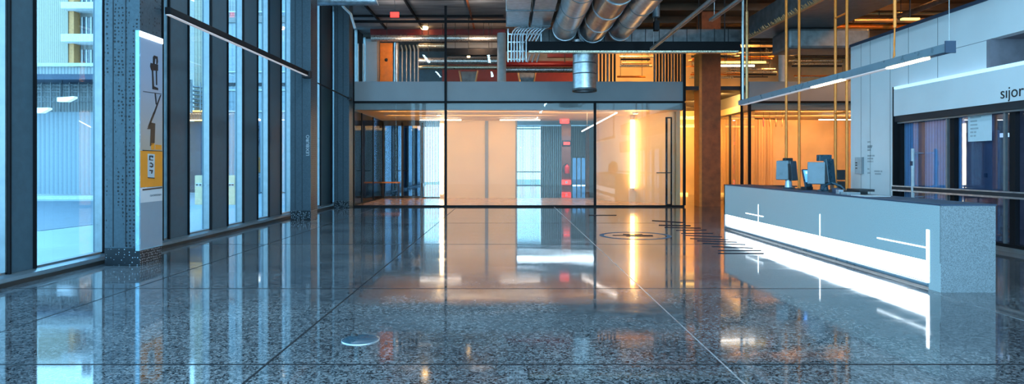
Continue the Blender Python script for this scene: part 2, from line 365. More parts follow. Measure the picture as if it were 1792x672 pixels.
# ------------------------------------------------------------------ left glazed facade
XF = -6.75
panels = [(-3.2, -2.6), (.6, 1.2), (4.6, 5.2), (8.45, 8.87), (10.45, 12.15), (12.42, 13.14), (14.17, 14.97), (15.9, 16.76), (17.6, 18.5), (19.42, 20.3),
          (21.0, 21.6), (22.4, 23.8), (24.6, 25.4), (26.3, 27.1), (28.0, 28.8), (29.7, 30.5), (33.0, 34), (37, 38), (41, 42), (45, 46), (49, 50)]
side_names = {3: 'tall blue-grey steel facade panel nearest the camera'}
for i, (a, b) in enumerate(panels):
    t_ = struct(box('trim_%d' % (i + 1), M['steel_panel'], (XF - .16, XF + .04, a, b, .13, 7.6), bevel=.006))
    e = MB()
    for yy in (a - .035, b): e.box(XF - .10, XF + .07, yy, yy + .035, .13, 7.6)
    e.build('black_edge', M['black'], t_)
for i in range(len(panels) - 1):
    a, b = panels[i][1] + .035, panels[i + 1][0] - .035
    if b - a < .05: continue
    wn = struct(box('window_%d' % (i + 1), M['glass'], (XF - .05, XF - .035, a, b, .13, 7.6)))
    fr = MB().box(XF - .09, XF + .03, a, a + .025, .13, 7.6).box(XF - .09, XF + .03, b - .025, b, .13, 7.6).box(XF - .09, XF + .03, a, b, .13, .16)
    fr.build('window_frame', M['sill'], wn)
sl = struct(MB().prism([(XF - .2, 0), (XF + .17, 0), (XF + .17, .06), (XF + .14, .10), (XF + .05, .13), (XF - .2, .13)], 'y', -4, 50).build('sill', M['sill']), 'grey metal sill along the foot of the glazed facade', 'sill')
box('kick_strip', M['kick'], (XF + .17, XF + .20, -4, 31, 0, .055), sl)

# perforated steel columns
cols = [(-6.39, -5.83, 9.94, 10.56, 'perforated blue-grey steel column nearest the camera, sign on its side'),
        (-6.28, -5.70, 18.1, 18.75, 'perforated blue-grey steel column, second along the windows'),
        (-6.42, -5.86, 23.1, 23.68, 'perforated blue-grey steel column at the corner of the glass meeting room')]
for (a, b, c, d, lab) in cols:
    t_ = thing('perforated_column', ((a + b) / 2, (c + d) / 2, 0), lab, 'column', None, 'structure')
    box('shaft', M['perf'], (a, b, c, d, .27, 7.6), t_, .01)
    box('plinth', M['perf_dense'], (a, b, c, d, 0, .27), t_, .008)
    e = MB()
    for xx in (a + .13, a + .33): e.box(xx, xx + .012, c - .006, c + .004, .3, 7.5)
    e.build('seam', M['dark'], t_)

# sign panels on the column sides; graphics laid out on the panel plane
SX = -5.77
def SP(px, py):
    D = -SX * F / (VX - px); return (D, Z(py, D))
def make_sign():
    c0 = 9.82; c1 = 10.48
    t_ = thing('column_sign', (SX, 10.15, 0), 'tall sign panel on the nearest perforated column, black figure over orange block', 'sign', 'tall sign panels on the columns')
    box('panel', M['sign_edge'], (SX - .06, SX, c0, c1, .25, 3.70), t_)
    box('light_strip', M['tube'], (SX, SX + .012, c0 + .01, c1 - .01, 3.61, 3.69), t_)
    box('upper_print', M['poster'], (SX, SX + .004, c0 + .03, c1 - .01, 1.83, 3.60), t_)
    box('orange_print', M['sign_orange'], (SX, SX + .004, c0 + .03, c1 - .01, 1.24, 1.82), t_)
    box('pale_print', M['sign_pink'], (SX, SX + .004, c0 + .03, c1 - .01, 1.0, 1.23), t_)
    box('lower_print', M['sign_base'], (SX, SX + .004, c0 + .03, c1 - .01, .27, 1.0), t_)
    g = MB()
    def poly(pts): g.prism([SP(*p) for p in pts], 'x', SX + .004, SX + .008)
    # figure: head ring, torso, legs, foot
    poly([(269, 97), (275, 99), (276, 108), (275, 112), (273, 112), (273, 104), (271, 102), (270, 112), (267, 112), (267, 100)])
    poly([(263, 110), (276, 113), (276, 124), (264, 123), (262, 116)])
    poly([(265, 123), (267.5, 123), (269, 151), (276, 154), (276, 158), (266, 156)])
    poly([(272, 124), (274, 124), (274.5, 149), (272.5, 149)])
    poly([(250, 159.4), (282, 164), (282, 165), (250, 160.4)])
    poly([(270, 163.5), (272, 163.7), (274, 183), (272, 183)])
    poly([(280, 166), (281.5, 166.5), (270, 200), (267, 200)])
    g.build('figure_symbol', M['ink'], t_)
    g = MB()
    poly([(268, 196), (271, 197), (262, 220), (258, 222)])
    poly([(262, 214), (271, 216), (270, 250), (262, 256), (263, 226), (257, 226)])
    g.build('arrow_symbol', M['ink_brown'], t_)
    g = MB()
    poly([(249, 262.5), (283, 264), (283, 265), (249, 264)]); poly([(249, 331), (283, 327), (283, 329.5), (249, 333.5)])
    g.build('divider_line', M['ink'], t_)
    g = MB(); poly([(264, 250), (269.5, 250.5), (269.5, 262), (264, 262)]); poly([(271, 253), (282, 254), (282, 262), (271, 262)])
    g.build('orange_tab', M['sign_orange'], t_)
    g = MB(); poly([(258, 269), (270, 270), (269.5, 311), (258, 310)]); lb = g.build('label_plate', M['exwhite'], t_)
    g = MB()
    def poly2(pts): g.prism([SP(*p) for p in pts], 'x', SX + .0085, SX + .011)
    poly2([(260, 272), (267, 272.5), (267, 276), (265, 276), (265, 274.5), (262, 274.5), (262, 279), (267, 279.5), (267, 281), (260, 280.5)])
    poly2([(260, 286), (263, 284), (267, 287), (267, 292), (264, 293.5), (260, 291), (262, 290), (264, 291), (266, 289), (264, 287)])
    poly2([(260.5, 297), (267, 297.5), (265, 304), (263.5, 304), (264, 299.5), (260.5, 299)])
    poly2([(258, 310), (269.5, 311), (269.5, 312.5), (258, 311.5)])
    g.build('pictogram', M['ink'], lb)
    p = SP(262, 344)
    text('small_print', 'ESAUNEEKENEM', M['greyink'], .045, frame_mat((SX + .006, p[0], p[1]), (0, 1, 0), (0, 0, 1)), t_)
    return t_
sg = make_sign()
s2 = copy_tree(sg, (SX + .13, 18.42, 0), 'tall sign panel seen edge-on on the second perforated column', 'tall sign panels on the columns')
tx = text('column_lettering', 'LEXIBURO', M['exwhite'], .13, frame_mat((-5.74, 18.095, 1.85), (0, 0, 1), (-1, 0, 0)), None)
tag(tx, 'small white vertical lettering on the second perforated column', 'lettering')

# light bar between the columns
t_ = thing('linear_light', (-5.74, 14.3, 4.2), 'long dark light bar running between the first two perforated columns', 'light', 'wall light bars')
box('housing', M['black'], (-5.80, -5.70, 10.6, 17.95, 4.14, 4.26), t_, .01)
box('diffuser', M['led_dim'], (-5.785, -5.715, 10.62, 17.9, 4.125, 4.14), t_)
box('mounting_bracket', M['dark'], (-5.90, -5.66, 17.9, 18.1, 4.08, 4.28), t_, .01)
t_ = thing('cable_rail', (-5.72, 21, 4.0), 'thin dark rail running from the second column to the third', 'rail')
MB().tube([(-5.69, 18.76, 4.03), (-5.80, 23.09, 4.0)], .02).build('rail', M['black'], t_)
MB().tube([(-5.79, 22.75, 4.0), (-5.80, 23.1, 4.0)], .07).build('end_clamp', M['dark'], t_)

# ------------------------------------------------------------------ glass meeting room (front plane D = 23.8)
FY = 23.8
def partition(name, x0, x1, muls, label, z1=7.03, top_to=None, doorless=True):
    t_ = thing(name, ((x0 + x1) / 2, FY, 0), label, 'glass wall', None, 'structure')
    xs = [x0] + muls + [x1]
    for i in range(len(xs) - 1):
        box('pane', M['glass_box'], (xs[i] + .03, xs[i + 1] - .03, FY, FY + .015, .06, 3.94), t_)
    box('bottom_rail', M['black'], (x0, x1, FY - .04, FY + .05, 0, .06), t_)
    box('middle_rail', M['black'], (x0, x1, FY - .06, FY + .05, 3.93, 4.0), t_)
    for xx in xs: box('mullion', M['black'], (xx - .045, xx + .045, FY - .05, FY + .05, .06, 3.93), t_)
    return t_
gw = partition('glass_partition', -5.88, 6.65, [-2.38, 3.27], 'wide black-framed glass wall of the meeting room facing the hall')
for i, (a, b) in enumerate([(-5.88, -2.38), (-2.38, -.1)]):
    box('upper_pane', M['glass_box'], (a + .03, b - .03, FY, FY + .015, 4.76, 6.97), gw)
box('top_rail', M['black'], (-5.88, -.1, FY - .05, FY + .05, 6.97, 7.06), gw)
for xx, z1 in ((-5.88, 7.0), (-2.38, 7.6), (6.65, 5.8)): box('upper_mullion', M['black'], (xx - .045, xx + .045, FY - .06, FY - .0, 4.0, z1), gw)
fs = struct(box('fascia', M['fascia'], (-5.86, 6.62, FY + .02, FY + .2, 4.0, 4.75), bevel=.01), 'grey fascia band above the glass meeting room', 'fascia')
struct(box('lower_fascia', M['fascia'], (-5.86, 6.62, FY + .06, FY + .2, 3.68, 3.93)))
struct(box('ceiling_meeting_room', M['cream'], (-6.1, 6.6, FY + .2, 30.2, 3.70, 3.95)))
struct(box('floor_meeting_room', M['tan'], (-6.0, 6.6, FY + .06, 30.0, 0.0, .006)))
struct(box('floor_upper', M['dark'], (-6.6, 17.9, FY + .25, 33.6, 4.45, 4.6)))
# left glass side wall of the meeting room
sw = thing('side_partition', (-5.95, 27, 0), 'glass side wall of the meeting room beside the facade', 'glass wall', None, 'structure')
for a, b in ((23.9, 25.6), (25.6, 27.8), (27.8, 30.0)): box('pane', M['glass_dark'], (-6.0, -5.985, a + .03, b - .03, .06, 3.68), sw)
for a in (23.9, 25.6, 27.8): box('mullion', M['black'], (-6.02, -5.96, a, a + .04, .05, 3.7), sw)
box('bottom_rail', M['black'], (-6.03, -5.95, 23.9, 30, 0, .06), sw)
BK = 30.0
S30 = BK / F
def XB(px): return (px - VX) * S30
struct(box('trim_30', M['rust_edge'], (XB(664), XB(669), BK - .1, BK, 0, 3.7)))
# dark double glass door on the back wall
dd = thing('glass_double_door', (XB(704), BK, 0), 'dark smoked glass double door with brown frame on the meeting room back wall', 'door')
xs = [XB(670), XB(704), XB(738)]
for i in (0, 1):
    l_ = box('door_leaf', M['glass_dark'], (xs[i] + .06, xs[i + 1] - .06, BK, BK + .02, .08, 3.45), dd)
    k = (xs[1] - .32, xs[1] - .05) if i == 0 else (xs[1] + .05, xs[1] + .32)
    box('handle', M['black'], (k[0], k[1], BK - .08, BK - .05, 1.29, 1.33), l_)
e = MB()
for xx in xs: e.box(xx - .05, xx + .05, BK - .03, BK + .05, 0, 3.6)
e.box(xs[0], xs[2], BK - .03, BK + .05, 0, .1).box(xs[0], xs[2], BK - .03, BK + .05, 3.45, 3.7); e.build('frame', M['kick'], dd)
bn = thing('wall_bench', (XB(685), 29.6, 0), 'narrow orange shelf fixed in front of the dark glass door', 'shelf')
box('shelf_board', M['orange'], (XB(670), XB(701), 29.62, 29.9, .72, .78), bn)
e = MB().box(XB(671), XB(672), 29.7, 29.85, 0.006, .72).box(XB(699), XB(700), 29.7, 29.85, 0.006, .72); e.build('support', M['kick'], bn)
# slit window with vertical rods
sv = thing('slotted_window', (XB(753), BK, 0), 'bright narrow window screened by vertical metal rods', 'window')
for k in range(12):
    xx = XB(740) + k * (XB(769) - XB(740)) / 11.5
    MB().tube([(xx, BK, .02), (xx, BK, 3.7)], .018, 8).build('rod', M['galv_dark'], sv)
box('frame', M['kick'], (XB(738), XB(770), BK - .03, BK + .03, .0, .06), sv)
# bright strip + cream wall
struct(box('wall_meeting_back', M['cream'], (XB(770), XB(903), BK - .05, BK + .15, 0, 3.7)), 'cream plaster wall inside the glass meeting room', 'wall')
t_ = thing('vertical_light', (XB(774), BK - .1, 0), 'vertical warm light strip beside the rod screen', 'light')
box('diffuser', M['led_warm'], (XB(770) + .02, XB(776), BK - .09, BK - .055, .2, 3.55), t_)
box('backplate', M['cream'], (XB(769.6), XB(776) + .03, BK - .058, BK - .05, .12, 3.62), t_)
t_ = thing('wall_channel', (XB(852), BK - .08, 0), 'tall grey recessed channel in the cream wall', 'channel')
box('channel', M['fascia'], (XB(849), XB(854.5), BK - .12, BK - .05, .0, 3.68), t_)
# wall end frame by the opening
struct(box('trim_31', M['fascia'], (XB(902), XB(905), BK - .1, BK + .2, 0, 3.7)))
# curved lit wall on the right of the meeting room
pts = [(4.14, 30.0), (4.02, 29.2), (4.05, 28.4), (4.3, 27.85), (4.7, 27.4), (5.2, 26.95), (5.7, 26.45), (6.1, 25.9), (6.35, 25.4), (6.5, 24.9)]
cw = MB()
n = len(pts); vs = []
for (x, y) in pts: vs += [(x, y, 0), (x, y, 3.7)]
for (x, y) in pts: vs += [(x + .14, y + .08, 0), (x + .14, y + .08, 3.7)]
fsx = [(2 * i, 2 * i + 2, 2 * i + 3, 2 * i + 1) for i in range(n - 1)] + [(2 * n + 2 * i, 2 * n + 2 * i + 1, 2 * n + 2 * i + 3, 2 * n + 2 * i + 2) for i in range(n - 1)]
fsx += [(2 * i, 2 * i + 1, 2 * n + 2 * i + 1, 2 * n + 2 * i) for i in (0, n - 1)]
cw.add(vs, fsx, True); struct(cw.build('wall_curved', M['cream']), 'curved cream wall with a warm light strip', 'wall')
t_ = thing('vertical_light', (5.28, 26.8, 0), 'vertical amber light strip on the curved cream wall', 'light')
MB().tube([(5.26, 26.72, .6), (5.26, 26.72, 3.5)], .085, 14).build('tube_diffuser', M['led_warm2'], t_)
e = MB().tube([(5.26, 26.72, .5), (5.26, 26.72, .6)], .09, 14).tube([(5.26, 26.72, 3.5), (5.26, 26.72, 3.69)], .09, 14); e.build('end_cap', M['cream'], t_)
# glass door at the right end
gd = thing('glass_door', (6.2, 24.5, 0), 'narrow black-framed glass door at the right end of the meeting room', 'door')
box('leaf', M['glass_box'], (6.15, 6.32, 24.5, 24.515, .05, 3.4), gd)
e = MB().box(6.12, 6.19, 24.47, 24.54, .01, 3.45).box(6.32, 6.37, 24.47, 24.54, .01, 3.45).box(6.12, 6.37, 24.47, 24.54, 3.4, 3.45).box(6.12, 6.37, 24.47, 24.54, .01, .06)
e.build('frame', M['black'], gd)
MB().tube([(5.75, 24.44, 1.28), (6.36, 24.44, 1.28)], .018, 8).tube([(6.0, 24.44, 1.28), (6.0, 24.5, 1.28)], .012, 8).tube([(6.34, 24.44, 1.28), (6.34, 24.5, 1.28)], .012, 8).build('push_bar', M['black'], gd)
# tubes on cords standing in for pendant reflections in the meeting room glass
def reflection_tube(x0, x1, y, z0, z1, lab, cords, ztop):
    t_ = thing('thin_white_tube', ((x0 + x1) / 2, y, (z0 + z1) / 2), lab, 'light', 'thin tubes imitating reflections in the meeting room glass')
    MB().tube([(x0, y, z0), (x1, y, z1)], .022, 8).build('tube', M['tube'], t_)
    e = MB()
    for k in cords: e.tube([(x0 + (x1 - x0) * k, y, z0 + (z1 - z0) * k), (x0 + (x1 - x0) * k, y, ztop)], .006, 5)
    e.build('cord', M['conduit'], t_)
D = 28.5
reflection_tube(X(735, D), X(807, D), D, Z(210, D), Z(210, D), 'thin horizontal tube imitating a pendant reflection left of the cream wall channel', (.08, .92), 3.7)
reflection_tube(X(875, D), X(945, D), D, Z(210, D), Z(210, D), 'thin horizontal tube imitating a pendant reflection right of the cream wall channel', (.08, .92), 3.7)
D = 25.4
reflection_tube(X(1018, D), X(1080, D), D, Z(230, D), Z(197, D), 'thin tilted tube imitating the desk pendant reflected in the glass', (.15, .95,), 3.7)
for (px, py, D, lab) in ((768, 199, 26, 'small warm downlight above the rod screen'), (1112, 197, 25.3, 'small warm downlight above the curved wall')):
    t_ = thing('downlight', (X(px, D), D, 3.7), lab, 'light', 'downlights in the meeting room ceiling')
    c = (X(px, D), D, 0)
    MB().lathe([(.02, 3.64), (.10, 3.64), (.13, 3.70)], c, 20).build('trim_ring', M['exwhite'], t_)
    MB().lathe([(.0005, 3.632), (.09, 3.632), (.09, 3.65)], c, 20).build('bulb', M['led_warm2'], t_)
# exit sign
es = thing('exit_panel', (X(988, 29), 29, 3.6), 'red lit exit sign hanging in the meeting room opening', 'sign')
box('housing', M['exit'], (X(980, 29), X(996, 29), 29, 29.06, Z(216, 29), Z(204.5, 29)), es)
text('lettering', 'EXIT', M['exwhite'], .13, frame_mat((X(983, 29), 28.995, Z(212.5, 29)), (1, 0, 0), (0, 0, 1)), es)
box('mount', M['dark'], (X(987, 29), X(989, 29), 29.01, 29.05, Z(204.5, 29), 3.7), es)

# ------------------------------------------------------------------ far hall behind the meeting room
struct(box('ceiling_far', M['exwhite'], (-6.9, 8.2, 30.2, 50.2, 4.6, 4.8)))
struct(box('wall_far_right', M['cream'], (7.0, 7.2, 33.6, 50.2, 0, 4.6)))
FYY = 48.0; sF = FYY / F
def XH(px): return (px - VX) * sF
fw = thing('ribbed_screen', (XH(925), FYY, 0), 'bright window screened by pale vertical ribs at the end of the far hall', 'screen')
for k in range(22):
    xx = XH(904) + k * (XH(944) - XH(904)) / 21
    box('rib', M['galv_dark'], (xx - .024, xx + .024, FYY, FYY + .1, .05, 4.55), fw)
e = MB().box(XH(900), XH(946), FYY - .02, FYY + .12, 0, .06)
for z in (1.0, 4.3): e.box(XH(900), XH(946), FYY + .1, FYY + .14, z, z + .08)
e.build('cross_rail', M['exwhite'], fw)
struct(box('wall_far', M['metalrib'], (XH(946), XH(1001), FYY, FYY + .15, 0, 4.55)), 'ribbed steel wall at the end of the far hall', 'wall')
struct(box('wall_far_left', M['metalrib'], (-4.6, XH(900), FYY, FYY + .15, 0, 4.55)))
struct(box('wall_far_end', M['greyrib'], (XH(1001), XH(1026), FYY, FYY + .15, 2.2, 4.55)))
fd = thing('far_glass_door', (XH(1013), FYY, 0), 'blue tinted glass door at the end of the far hall', 'door')
box('leaf', M['glass_dark'], (XH(1002), XH(1025), FYY, FYY + .03, .05, 2.1), fd)
e = MB()
for p in (1001, 1009, 1017, 1025): e.box(XH(p) - .04, XH(p) + .04, FYY - .03, FYY + .06, 0, 2.2)
e.box(XH(1001), XH(1025), FYY - .03, FYY + .06, 2.1, 2.2); e.build('frame', M['galv_dark'], fd)
struct(box('wall_far_pale', M['dev'], (XH(1030), 7.0, FYY, FYY + .15, 0, 4.55)))
struct(box('trim_32', M['rust'], (XH(1024), XH(1030), FYY - .5, FYY, 0, 4.55)))
D = 42.0; pc = thing('fire_point', (X(991, D), D, 0), 'brown post carrying a red lit sign and fire extinguisher', 'fire point')
M['brown'] = pbr('brown_paint', (.20, .07, .05), .5)
box('post', M['brown'], (X(983, D), X(999, D), D, D + .4, 0, 3.5), pc)
box('upper_board', M['rust'], (X(983, D), X(999, D), D - .01, D + .41, 3.5, 4.55), pc)
lb = box('lit_sign', M['ink'], (X(983, D), X(999, D), D - .08, D, Z(255, D), Z(246, D)), pc)
box('sign_face', M['exit'], (X(986, D), X(997, D), D - .09, D - .08, Z(253.5, D), Z(248.5, D)), lb)
ab = box('red_box', M['exit'], (X(983, D), X(999, D), D - .1, D - .005, Z(323, D), Z(315, D)), pc)
box('white_symbol', M['exwhite'], (X(989, D), X(993, D), D - .11, D - .1, Z(321, D), Z(317, D)), ab)
ex = thing('fire_extinguisher', (X(991, D), D - .2, 0), 'red fire extinguisher with black hose on the brown post', 'extinguisher')
MB().lathe([(.001, 0), (.15, 0), (.16, .04), (.16, .42), (.12, .52), (.045, .56), (.045, .62), (.001, .62)], (X(992, D), D - .2, 1.0), 20).build('cylinder', M['exred'], ex)
box('valve_handle', M['ink'], (X(989, D), X(994, D), D - .18, D - .1, 1.6, 1.68), ex)
MB().tube([(X(990, D), D - .2, 1.62), (X(985, D), D - .25, 1.5), (X(984.5, D), D - .25, 1.2), (X(987, D), D - .25, 1.05)], .03, 8).build('hose', M['ink'], ex)
box('wall_hook', M['ink'], (X(990, D), X(992, D), D - .04, D, 1.2, 1.4), ex)
wn = struct(box('window_far', M['glass'], (-6.7, 7.0, 50.1, 50.12, 0, 4.6)))

# ------------------------------------------------------------------ corridor, rusty column, second glass room
struct(box('wall_corridor_back', M['amberwall'], (6.9, 12.5, 33.4, 33.6, 0, 5.0)), 'amber lit wall at the end of the corridor', 'wall')
struct(box('wall_corridor_left', M['cream'], (6.64, 6.8, 24.9, 33.4, 0, 4.4)))
rc = thing('rusty_steel_column', (7.75, 24.1, 0), 'rust-coloured steel column standing between the two glass rooms', 'column', None, 'structure')
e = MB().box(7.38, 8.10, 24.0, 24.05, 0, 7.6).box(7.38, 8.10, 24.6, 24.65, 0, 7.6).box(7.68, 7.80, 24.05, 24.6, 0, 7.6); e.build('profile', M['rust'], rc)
box('orange_edge', M['rust_edge'], (7.28, 7.38, 24.0, 24.65, 0, 5.9), rc)  # brighter orange strip down the column's left side
for z, yo, lab in ((3.62, 0, 'yellow tube light under the corridor ceiling, upper of two'), (3.3, .4, 'yellow tube light under the corridor ceiling, lower of two')):
    t_ = thing('corridor_tube_light', (7.6, 27.5, z), lab, 'light', 'yellow tube lights in the corridor')
    box('diffuser', M['yellow_led'], (6.82, 9.2, 27.4 + yo, 27.5 + yo, z - .05, z + .02), t_); box('housing', M['conduit'], (6.82, 9.2, 27.38 + yo, 27.52 + yo, z + .02, z + .08), t_)
    MB().box(7.0, 7.02, 27.44 + yo, 27.46 + yo, z + .08, 4.45).box(9.0, 9.02, 27.44 + yo, 27.46 + yo, z + .08, 4.45).build('hanger', M['conduit'], t_)
t_ = thing('baseboard_light', (8.0, 33.3, 0), 'low yellow light strip at the foot of the corridor wall', 'light')
box('diffuser', M['yellow_led'], (6.95, 9.5, 33.3, 33.4, .0, .10), t_)
# second room
g2 = partition('glass_partition', 9.12, 16.5, [], 'glass wall of the amber room behind the desk')
struct(box('fascia', M['fascia'], (9.12, 16.5, FY + .02, FY + .2, 4.0, 4.75), bevel=.01), 'grey fascia band above the amber glass room', 'fascia')
struct(box('lower_fascia', M['fascia'], (9.12, 16.5, FY + .06, FY + .2, 3.68, 3.93)))
box('corner_post', M['black'], (8.78, 8.85, FY - .06, FY + .02, .0, 5.75), g2)
e = thing('side_partition', (9.2, 26.2, 0), 'glass side wall of the amber room along the corridor', 'glass wall', None, 'structure')
for a, b in ((24.0, 25.3), (25.3, 26.7), (26.7, 28.3)):
    box('pane', M['glass_box'], (9.4, 9.415, a + .03, b - .03, .05, 3.7), e)
    box('mullion', M['kick'], (9.37, 9.44, b - .05, b + .05, 0, 3.7), e)
box('side_fascia', M['fascia'], (9.36, 9.46, 24.0, 28.4, 3.68, 4.75), e)
struct(box('ceiling_amber_room', M['cream'], (9.2, 16.5, FY + .2, 30.2, 3.70, 3.95)))
struct(box('wall_amber_back', M['amberwall'], (9.2, 18, 29.6, 29.8, 0, 3.7)), 'amber back wall of the glass room behind the desk', 'wall')
cu = thing('curtain', (10.2, 28.6, 0), 'amber pleated curtain hanging behind the glass of the amber room', 'curtain')
e = MB(); px0 = []
n = 90; vs = []
for i in range(n + 1):
    x = 9.55 + i * .027; y = 28.5 + .05 * math.sin(i * 1.3); vs += [(x, y, .05), (x, y, 3.65)]
vs += [(v[0], v[1] + .01, v[2]) for v in vs]
k = 2 * (n + 1)
e.add(vs, [(2 * i, 2 * i + 2, 2 * i + 3, 2 * i + 1) for i in range(n)] + [(k + 2 * i, k + 2 * i + 1, k + 2 * i + 3, k + 2 * i + 2) for i in range(n)], True)
e.build('cloth', M['curtain'], cu); MB().tube([(9.5, 28.5, 3.67), (12.05, 28.5, 3.67)], .02, 8).build('rail', M['kick'], cu)
D = 26.5
t_ = thing('thin_white_tube', (14, D, 3.45), 'thin white tube light inside the amber room', 'light', 'thin tubes imitating reflections in the meeting room glass')
t_['group'] = 'tube lights in the amber room'
MB().tube([(X(1433, D), D, Z(209.5, D)), (X(1500, D), D, Z(209.5, D))], .022, 8).build('tube', M['tube'], t_)
MB().tube([(X(1438, D), D, Z(209.5, D)), (X(1438, D), D, 3.7)], .006, 5).tube([(X(1492, D), D, Z(209.5, D)), (X(1492, D), D, 3.7)], .006, 5).build('cord', M['conduit'], t_)
for k, px in enumerate((1336, 1347, 1358, 1369)):
    D = 25.2; t_ = thing('glass_pendant', (X(px, D), D, 3.2), 'small glowing glass pendant in the row behind the dark corner post', 'light', 'row of small glass pendants')
    if k == 0: t_['group'] = None; del t_['group']; t_['label'] = 'small red glowing pendant at the end of the pendant row'
    m_ = M['exit'] if k == 0 else M['yellow_led']
    MB().lathe([(.001, 0), (.02, .02), (.028, .2), (.012, .34), (.001, .35)], (X(px, D), D, Z(222, D)), 12).build('shade', M['exit'] if k == 0 else M['copper'], t_)
    MB().tube([(X(px, D), D, Z(222, D) + .34), (X(px, D), D, 3.7)], .005, 5).build('cord', M['kick'], t_)

# ------------------------------------------------------------------ upper floor: services behind the fascia
UB = 33.4
struct(box('wall_upper_back', M['steel_panel'], (-6.7, -3.2, UB, UB + .2, 4.6, 7.62)))
struct(box('wall_upper_red', M['red'], (-3.3, 3.3, 31.2, 31.4, 4.6, 6.75)), 'dark red wall of the upper floor seen above the fascia', 'wall')
struct(box('wall_upper_grey', M['concrete'], (-3.2, 4.4, UB, UB + .2, 4.6, 7.62)))
struct(box('wall_upper_amber', M['amberwall'], (4.4, 18, UB, UB + .2, 5.0, 7.7)))
D = 27.0
t_ = tag(box('orange_panel', M['orange'], (X(665, D), X(687, D), D, D + .08, 4.6, 6.83), bevel=.005), 'upright orange panel with a small black port above the fascia', 'panel')
MB().lathe([(.001, 0), (.07, 0), (.07, .02), (.001, .02)], (0, 0, 0), 16).build('port', M['ink'], t_)
po = [c for c in bpy.data.objects if c.parent == t_][0]; po.matrix_parent_inverse = Matrix.Identity(4); po.location = (X(676, D), D - .005, Z(105, D)); po.rotation_euler = (PI / 2, 0, 0)
tag(box('grey_cabinet', M['fascia'], (X(640, 26.5), X(660, 26.5), 26.5, 27.2, 4.6, 6.9)), 'tall grey cabinet left of the orange panel', 'cabinet')
D = 27.4
tag(MB().tube([(X(694, D), D, 4.6), (X(694, D), D, 6.9)], .11, 14).build('vertical_pipe', M['galv']), 'thick pale vertical pipe right of the orange panel', 'pipe')
for i, px in enumerate((704, 711.5, 718.5, 725.5, 732)):
    tag(MB().tube([(X(px, D), D, 4.6), (X(px, D), D, 6.62), (X(px - 2, D), D + .06, 6.76), (X(px - 4, D), D + .3, 6.85)], .035, 8).build('vertical_conduit', M['conduit']),
        'slim grey vertical conduit in the row right of the orange panel', 'conduit', 'slim conduits beside the orange panel')
for i, px in enumerate((627, 636)):
    tag(MB().tube([(X(px, 26), 26, 4.6), (X(px, 26), 26, 6.6)], .03, 8).build('vertical_conduit', M['conduit']), 'slim grey conduit at the far left above the fascia', 'conduit', 'slim conduits by the facade')
D = 25.4
tag(MB().tube([(X(878, D), D, 4.6), (X(878, D), D, 6.9)], .18, 20).build('pale_round_column', M['exwhite']), 'pale round pipe rising between the red wall and the rectangular ducts', 'pipe')
def hpipe(px0, px1, py, D, r, m, name, lab, group=None):
    o = MB().tube([(X(px0, D), D, Z(py, D)), (X(px1, D), D, Z(py, D))], r, 14)
    k = int(abs(X(px1, D) - X(px0, D)) / 1.2)
    for i in range(1, k): # couplings
        xx = X(px0, D) + i * 1.2; o.tube([(xx, D, Z(py, D)), (xx + .05, D, Z(py, D))], r * 1.12, 14)
    p_ = tag(o.build(name, m), lab, 'pipe', group)
    for q in (.12, .88):
        xx = X(px0, D) + (X(px1, D) - X(px0, D)) * q
        MB().tube([(xx, D, Z(py, D) + r * .9), (xx, D, 7.62 if xx < .8 else 7.7)], .012, 5).build('hanger', M['dark'], p_)
    return p_
tag(box('red_beam', M['red'], (X(648, 27.8), X(884, 27.8), 27.8, 28.1, Z(61, 27.8), Z(51, 27.8))), 'dark red steel beam under the concrete slab', 'beam')
hpipe(650, 873, 67, 26.2, .13, M['foil'], 'lagged_pipe', 'silver lagged pipe running directly below the red beam')
hpipe(733, 780, 80, 26.8, .10, M['foilgold'], 'lagged_pipe', 'short crinkled foil pipe below the long silver pipe')
hpipe(733, 872, 107, 26.6, .14, M['foil'], 'lagged_pipe', 'thick silver lagged pipe above the red wall')
hpipe(733, 872, 118, 27.15, .09, M['foilgold'], 'lagged_pipe', 'crinkled gold foil pipe directly above the red wall')
hpipe(885, 1002, 122, 27.5, .13, M['foil'], 'lagged_pipe', 'silver lagged pipe right of the pale round pipe')
hpipe(885, 1003, 112.5, 27.0, .08, M['red'], 'red_pipe', 'red pipe under the rectangular ducts')
bdk = tag(box('black_duct', M['black'], (X(781, 26), X(872, 26), 26, 26.4, Z(96, 26), Z(85, 26))), 'flat black duct left of the pale round pipe', 'duct')
for px in (795, 860): box('hanger', M['dark'], (X(px, 26), X(px, 26) + .02, 26.36, 26.38, Z(85, 26), 7.6), bdk)
gdk = tag(box('grey_duct', M['fascia'], (X(781, 27.5), X(872, 27.5), 27.5, 28.2, Z(84, 27.5), Z(74, 27.5))), 'flat grey duct above the black duct', 'duct')
for px in (795, 860): box('hanger', M['dark'], (X(px, 27.5), X(px, 27.5) + .02, 27.7, 27.72, Z(74, 27.5), 7.6), gdk)
tag(box('red_beam', M['red'], (X(958, 28), X(1002, 28), 28, 28.2, Z(100, 28), Z(93, 28))), 'short dark red beam right of the conduit bundle', 'beam')
for px in (820, 922):
    D = 28.5; t_ = thing('hopper', (X(px, D), D, 5.4), 'grey inverted hopper frame standing before the red wall' + (' left of the pale pipe' if px < 880 else ' right of the pale pipe'), 'hopper')
    MB().prism([(X(px - 14, D), Z(125, D)), (X(px + 14, D), Z(125, D)), (X(px + 6, D), 4.6), (X(px - 6, D), 4.6)], 'y', D, D + .4).build('body', M['galv_dark'], t_)
    e = MB()
    for s in (-1, 1): e.tube([(X(px + 16 * s, D), D - .05, Z(124, D)), (X(px + 7 * s, D), D - .05, 4.6)], .04, 8)
    e.build('edge_rail', M['copper'], t_)
